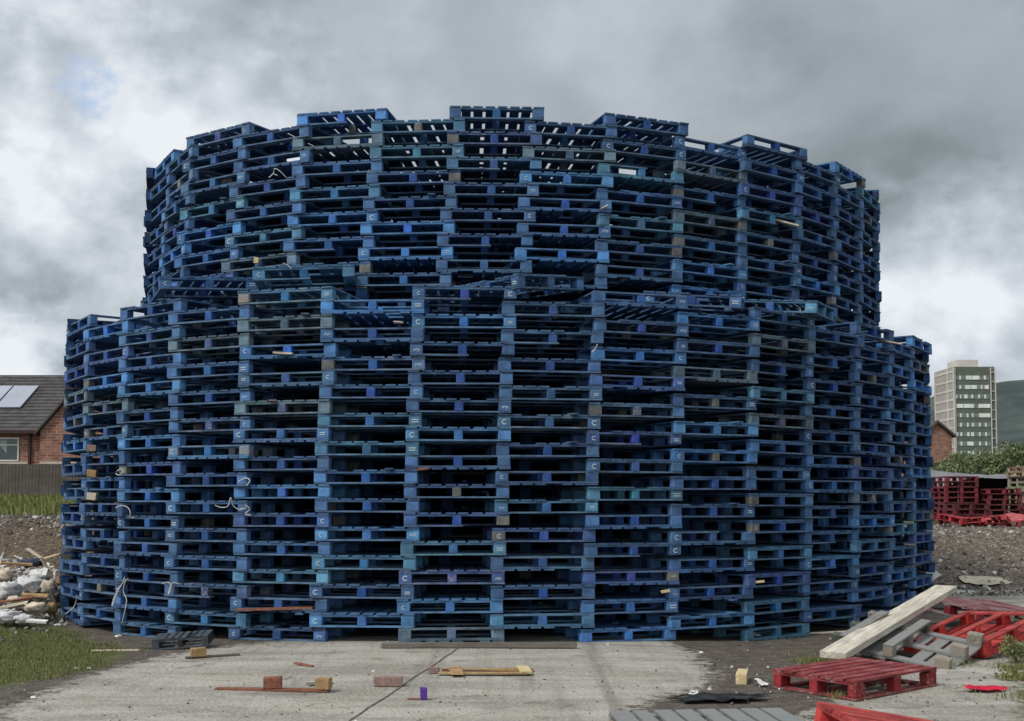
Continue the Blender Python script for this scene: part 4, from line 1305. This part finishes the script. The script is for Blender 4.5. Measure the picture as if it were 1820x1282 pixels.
for fr_ in (0.0, 0.33, 1.0):
    q = Vector((A.x, TY - 0.35, 0)).lerp(Vector((lft.x, TY + 15, 0)), fr_)
    o_ = tow.location
    MB().box(q.x - o_.x - 0.6, q.x - o_.x - 0.25, q.y - o_.y - 0.4, q.y - o_.y, 0, T(1698, 653).z).build("concrete_pier", M["t_white"], tow)

# brick gable house beside the pile
BY_ = 85.0
bz = lambda py: at(1660, py, BY_).z
x0_, x1_ = at(1560, 0, BY_).x, at(1679, 0, BY_).x
bh = empty("brick_gable_house", (x1_ - 3, BY_, 1.0))
tag(bh, "narrow brick gable of a house just right of the pallet pile", "house")
o_ = bh.location
xr = at(1650, 0, BY_).x
pl = [Vector((2 * xr - x1_, BY_, 0.8)), Vector((x1_ - 0.15, BY_, 0.8)), Vector((x1_ - 0.15, BY_, bz(775))), Vector((xr, BY_, bz(752))), Vector((2 * xr - x1_, BY_, bz(775)))]
MB().prism([p_ - o_ for p_ in pl], (0, 8, 0)).build("gable_wall", M["brick"], bh)
for s_ in (1, -1):
    e_ = Vector((xr + s_ * (x1_ + 0.1 - xr), BY_ - 0.3, bz(778)))
    MB().prism([Vector((xr, BY_ - .3, bz(751.5))) - o_, e_ - o_, e_ + Vector((0, 8.4, 0)) - o_, Vector((xr, BY_ + 8.1, bz(751.5))) - o_], (0, 0, 0.18)).build("roof", M["slate"], bh)
MB().box(xr - 3 - o_.x, x1_ - 0.15 - o_.x, -0.05, -0.004, bz(834) - o_.z, bz(829) - o_.z).build("stone_band", M["sill"], bh)

# hedge bushes
hb_ = [(1690, 822, 62, 1.5), (1712, 816, 64, 1.6), (1738, 816, 62, 1.7), (1764, 812, 65, 1.7), (1786, 806, 63, 1.7), (1808, 802, 62, 1.7), (1834, 798, 62, 1.8), (1668, 840, 60, 1.2)]
hl = ["low rounded shrub beside the brick gable", "shrub below the left corner of the tower", "shrub below the middle of the tower", "shrub below the right corner of the tower", "taller shrub just right of the tower", "tall shrub before the hill near the right edge", "tallest shrub, cut by the right edge of the picture", "small shrub under the brick gable"]
for i, ((px, py, Y, rx), lb) in enumerate(zip(hb_, hl)):
    bush(px, py, Y, rx, 1, 2600, 0.10, M["leaf"], lb, "shrub", "shrub", "shrubs in the row behind the tarpaulin shelter", 60 + i)

# shelter under tarpaulin, its dark void painted black, with stacked pallets inside
SY = 41.0
M["tarp"] = simple("grey tarpaulin", (0.20, 0.20, 0.215), 0.25, 1.2, 0.6, 0.4, 0.05)
M["dark"] = simple("painted void shade", (0.012, 0.013, 0.016), 0.3, 1.5, 0.7, 0.3, 0.05)  # near-black colour paints the shade of the shelter's open void
sx0, sx1 = at(1625, 0, SY).x, at(1850, 0, SY).x
sh = empty("tarpaulin_shelter", ((sx0 + sx1) / 2, SY, gz((sx0 + sx1) / 2, SY)))
tag(sh, "low shelter, its shaded inside painted black, with a sagging grey tarpaulin on top", "shelter")
o_ = sh.location
ztop = at(1730, 848, SY).z - o_.z
hw = (sx1 - sx0) / 2
MB().box(-hw, hw, 2.6, 2.7, -0.3, ztop).box(-hw - 0.1, -hw, 0, 2.6, -0.3, ztop).box(hw, hw + .1, 0, 2.6, -0.3, ztop).build("void_shade", M["dark"], sh)
vs, fs = [], []
nxx, nyy = 50, 8
for j in range(nyy + 1):
    for i in range(nxx + 1):
        x = -hw + 2 * hw * i / nxx
        y = -0.5 + 3.3 * j / nyy
        z = ztop + 0.05 - 0.05 * (j == 0) * 2 + 0.10 * noise.noise(Vector((x * 1.3, y * 1.2, 1))) + 0.15 * sst(0, -hw, x) * (1 if j > 0 else 0.0) - (0.30 * sst(-hw * .2, -hw, x) if j == 0 else 0) + 0.05 * j / nyy
        vs.append((x, y, z))
for j in range(nyy):
    for i in range(nxx):
        a_ = j * (nxx + 1) + i
        fs.append((a_, a_ + 1, a_ + nxx + 2, a_ + nxx + 1))
MB().add(vs, fs).build("tarpaulin", M["tarp"], sh, smooth=True)
for x in (-hw * .5, hw * .45):
    MB().box(x - .04, x + .04, -0.3, -0.22, -0.2, ztop - 0.1).build("post", M["old"], sh)

# red pallet stacks in front of it
def stack(px, Y, n, rz, tint, wear, group, names, where, seed, pyb=None):
    rg = random.Random(seed)
    x = at(px, 0, Y).x
    z = gz(x, Y)
    for i in range(n):
        make_pallet(names, (x + rg.uniform(-.04, .04), Y + rg.uniform(-.04, .04), z + i * PITCHZ), (0, 0, rz + rg.uniform(-.06, .06)), f"{'red' if 'red' in names else 'pale wooden'} pallet, {ordn(i + 1)} from bottom of the {where}", "pallet",
                    group, tuple(c * rg.uniform(.8, 1.2) for c in tint), wear, rg, marks=0)
stack(1678, 35.0, 9, R(88), (0.16, 0.020, 0.03), 0.15, "red pallets stacked by the shelter", "red_pallet", "tall red stack next to the pile", 1)
stack(1690, 33.6, 4, R(92), (0.14, 0.018, 0.028), 0.2, "red pallets stacked by the shelter", "red_pallet", "short red stack before the tall one", 2)
stack(1752, 34.6, 7, R(88), (0.16, 0.020, 0.03), 0.15, "red pallets stacked by the shelter", "red_pallet", "middle red stack by the shelter", 3)
stack(1826, 34.0, 4, R(90), (0.16, 0.020, 0.03), 0.2, "red pallets stacked by the shelter", "red_pallet", "red stack at the right edge", 4)
xr_ = at(1822, 0, 35.4).x
stack(1812, 35.6, 11, R(90), (0.34, 0.27, 0.19), 0.5, "pale wooden pallets stacked by the shelter", "wooden_pallet", "pale wooden stack at the right edge", 5)
for i, (px, py, Y, rt, tn, lb) in enumerate([(1718, 936, 31.0, (R(8), R(6), R(20)), (0.34, 0.02, 0.03), "red pallet fallen flat, left one of the row before the stacks"), (1752, 936, 30.6, (R(-10), R(-5), R(-30)), (0.40, 0.05, 0.06), "red pallet fallen flat, middle one of the row before the stacks"),
                           (1790, 934, 31.0, (R(6), R(-9), R(15)), (0.45, 0.09, 0.10), "faded red pallet fallen flat, right one of the row before the stacks")]):
    p = at(px, py, Y)
    make_pallet("red_pallet", (p.x, p.y, gz(p.x, p.y) + 0.12), rt, lb, "pallet", "red pallets fallen before the stacks", tn, 0.3, random.Random(i), marks=0)

# street lamp column far right
lp = at(1802, 790, 120)
pst = empty("street_lamp", (lp.x, 120, 0.5))
tag(pst, "thin pale lamp column rising out of the shrubs near the right edge", "lamp post")
MB().tube([(0, 0, 0), (0, 0, lp.z - 0.5)], [0.09, 0.06], 8).build("column", M["t_white"], pst)
MB().box(-0.08, 0.35, -0.1, 0.1, lp.z - 0.5, lp.z - 0.38).build("lamp_head", M["t_white"], pst)

# ------------------------------------------------------------------ render settings
SC.view_settings.view_transform = "Standard"
SC.view_settings.look = "None"
SC.view_settings.exposure = 0
SC.render.engine = "CYCLES"
SC.cycles.max_bounces = 6
SC.cycles.diffuse_bounces = 2
SC.cycles.use_denoising = True
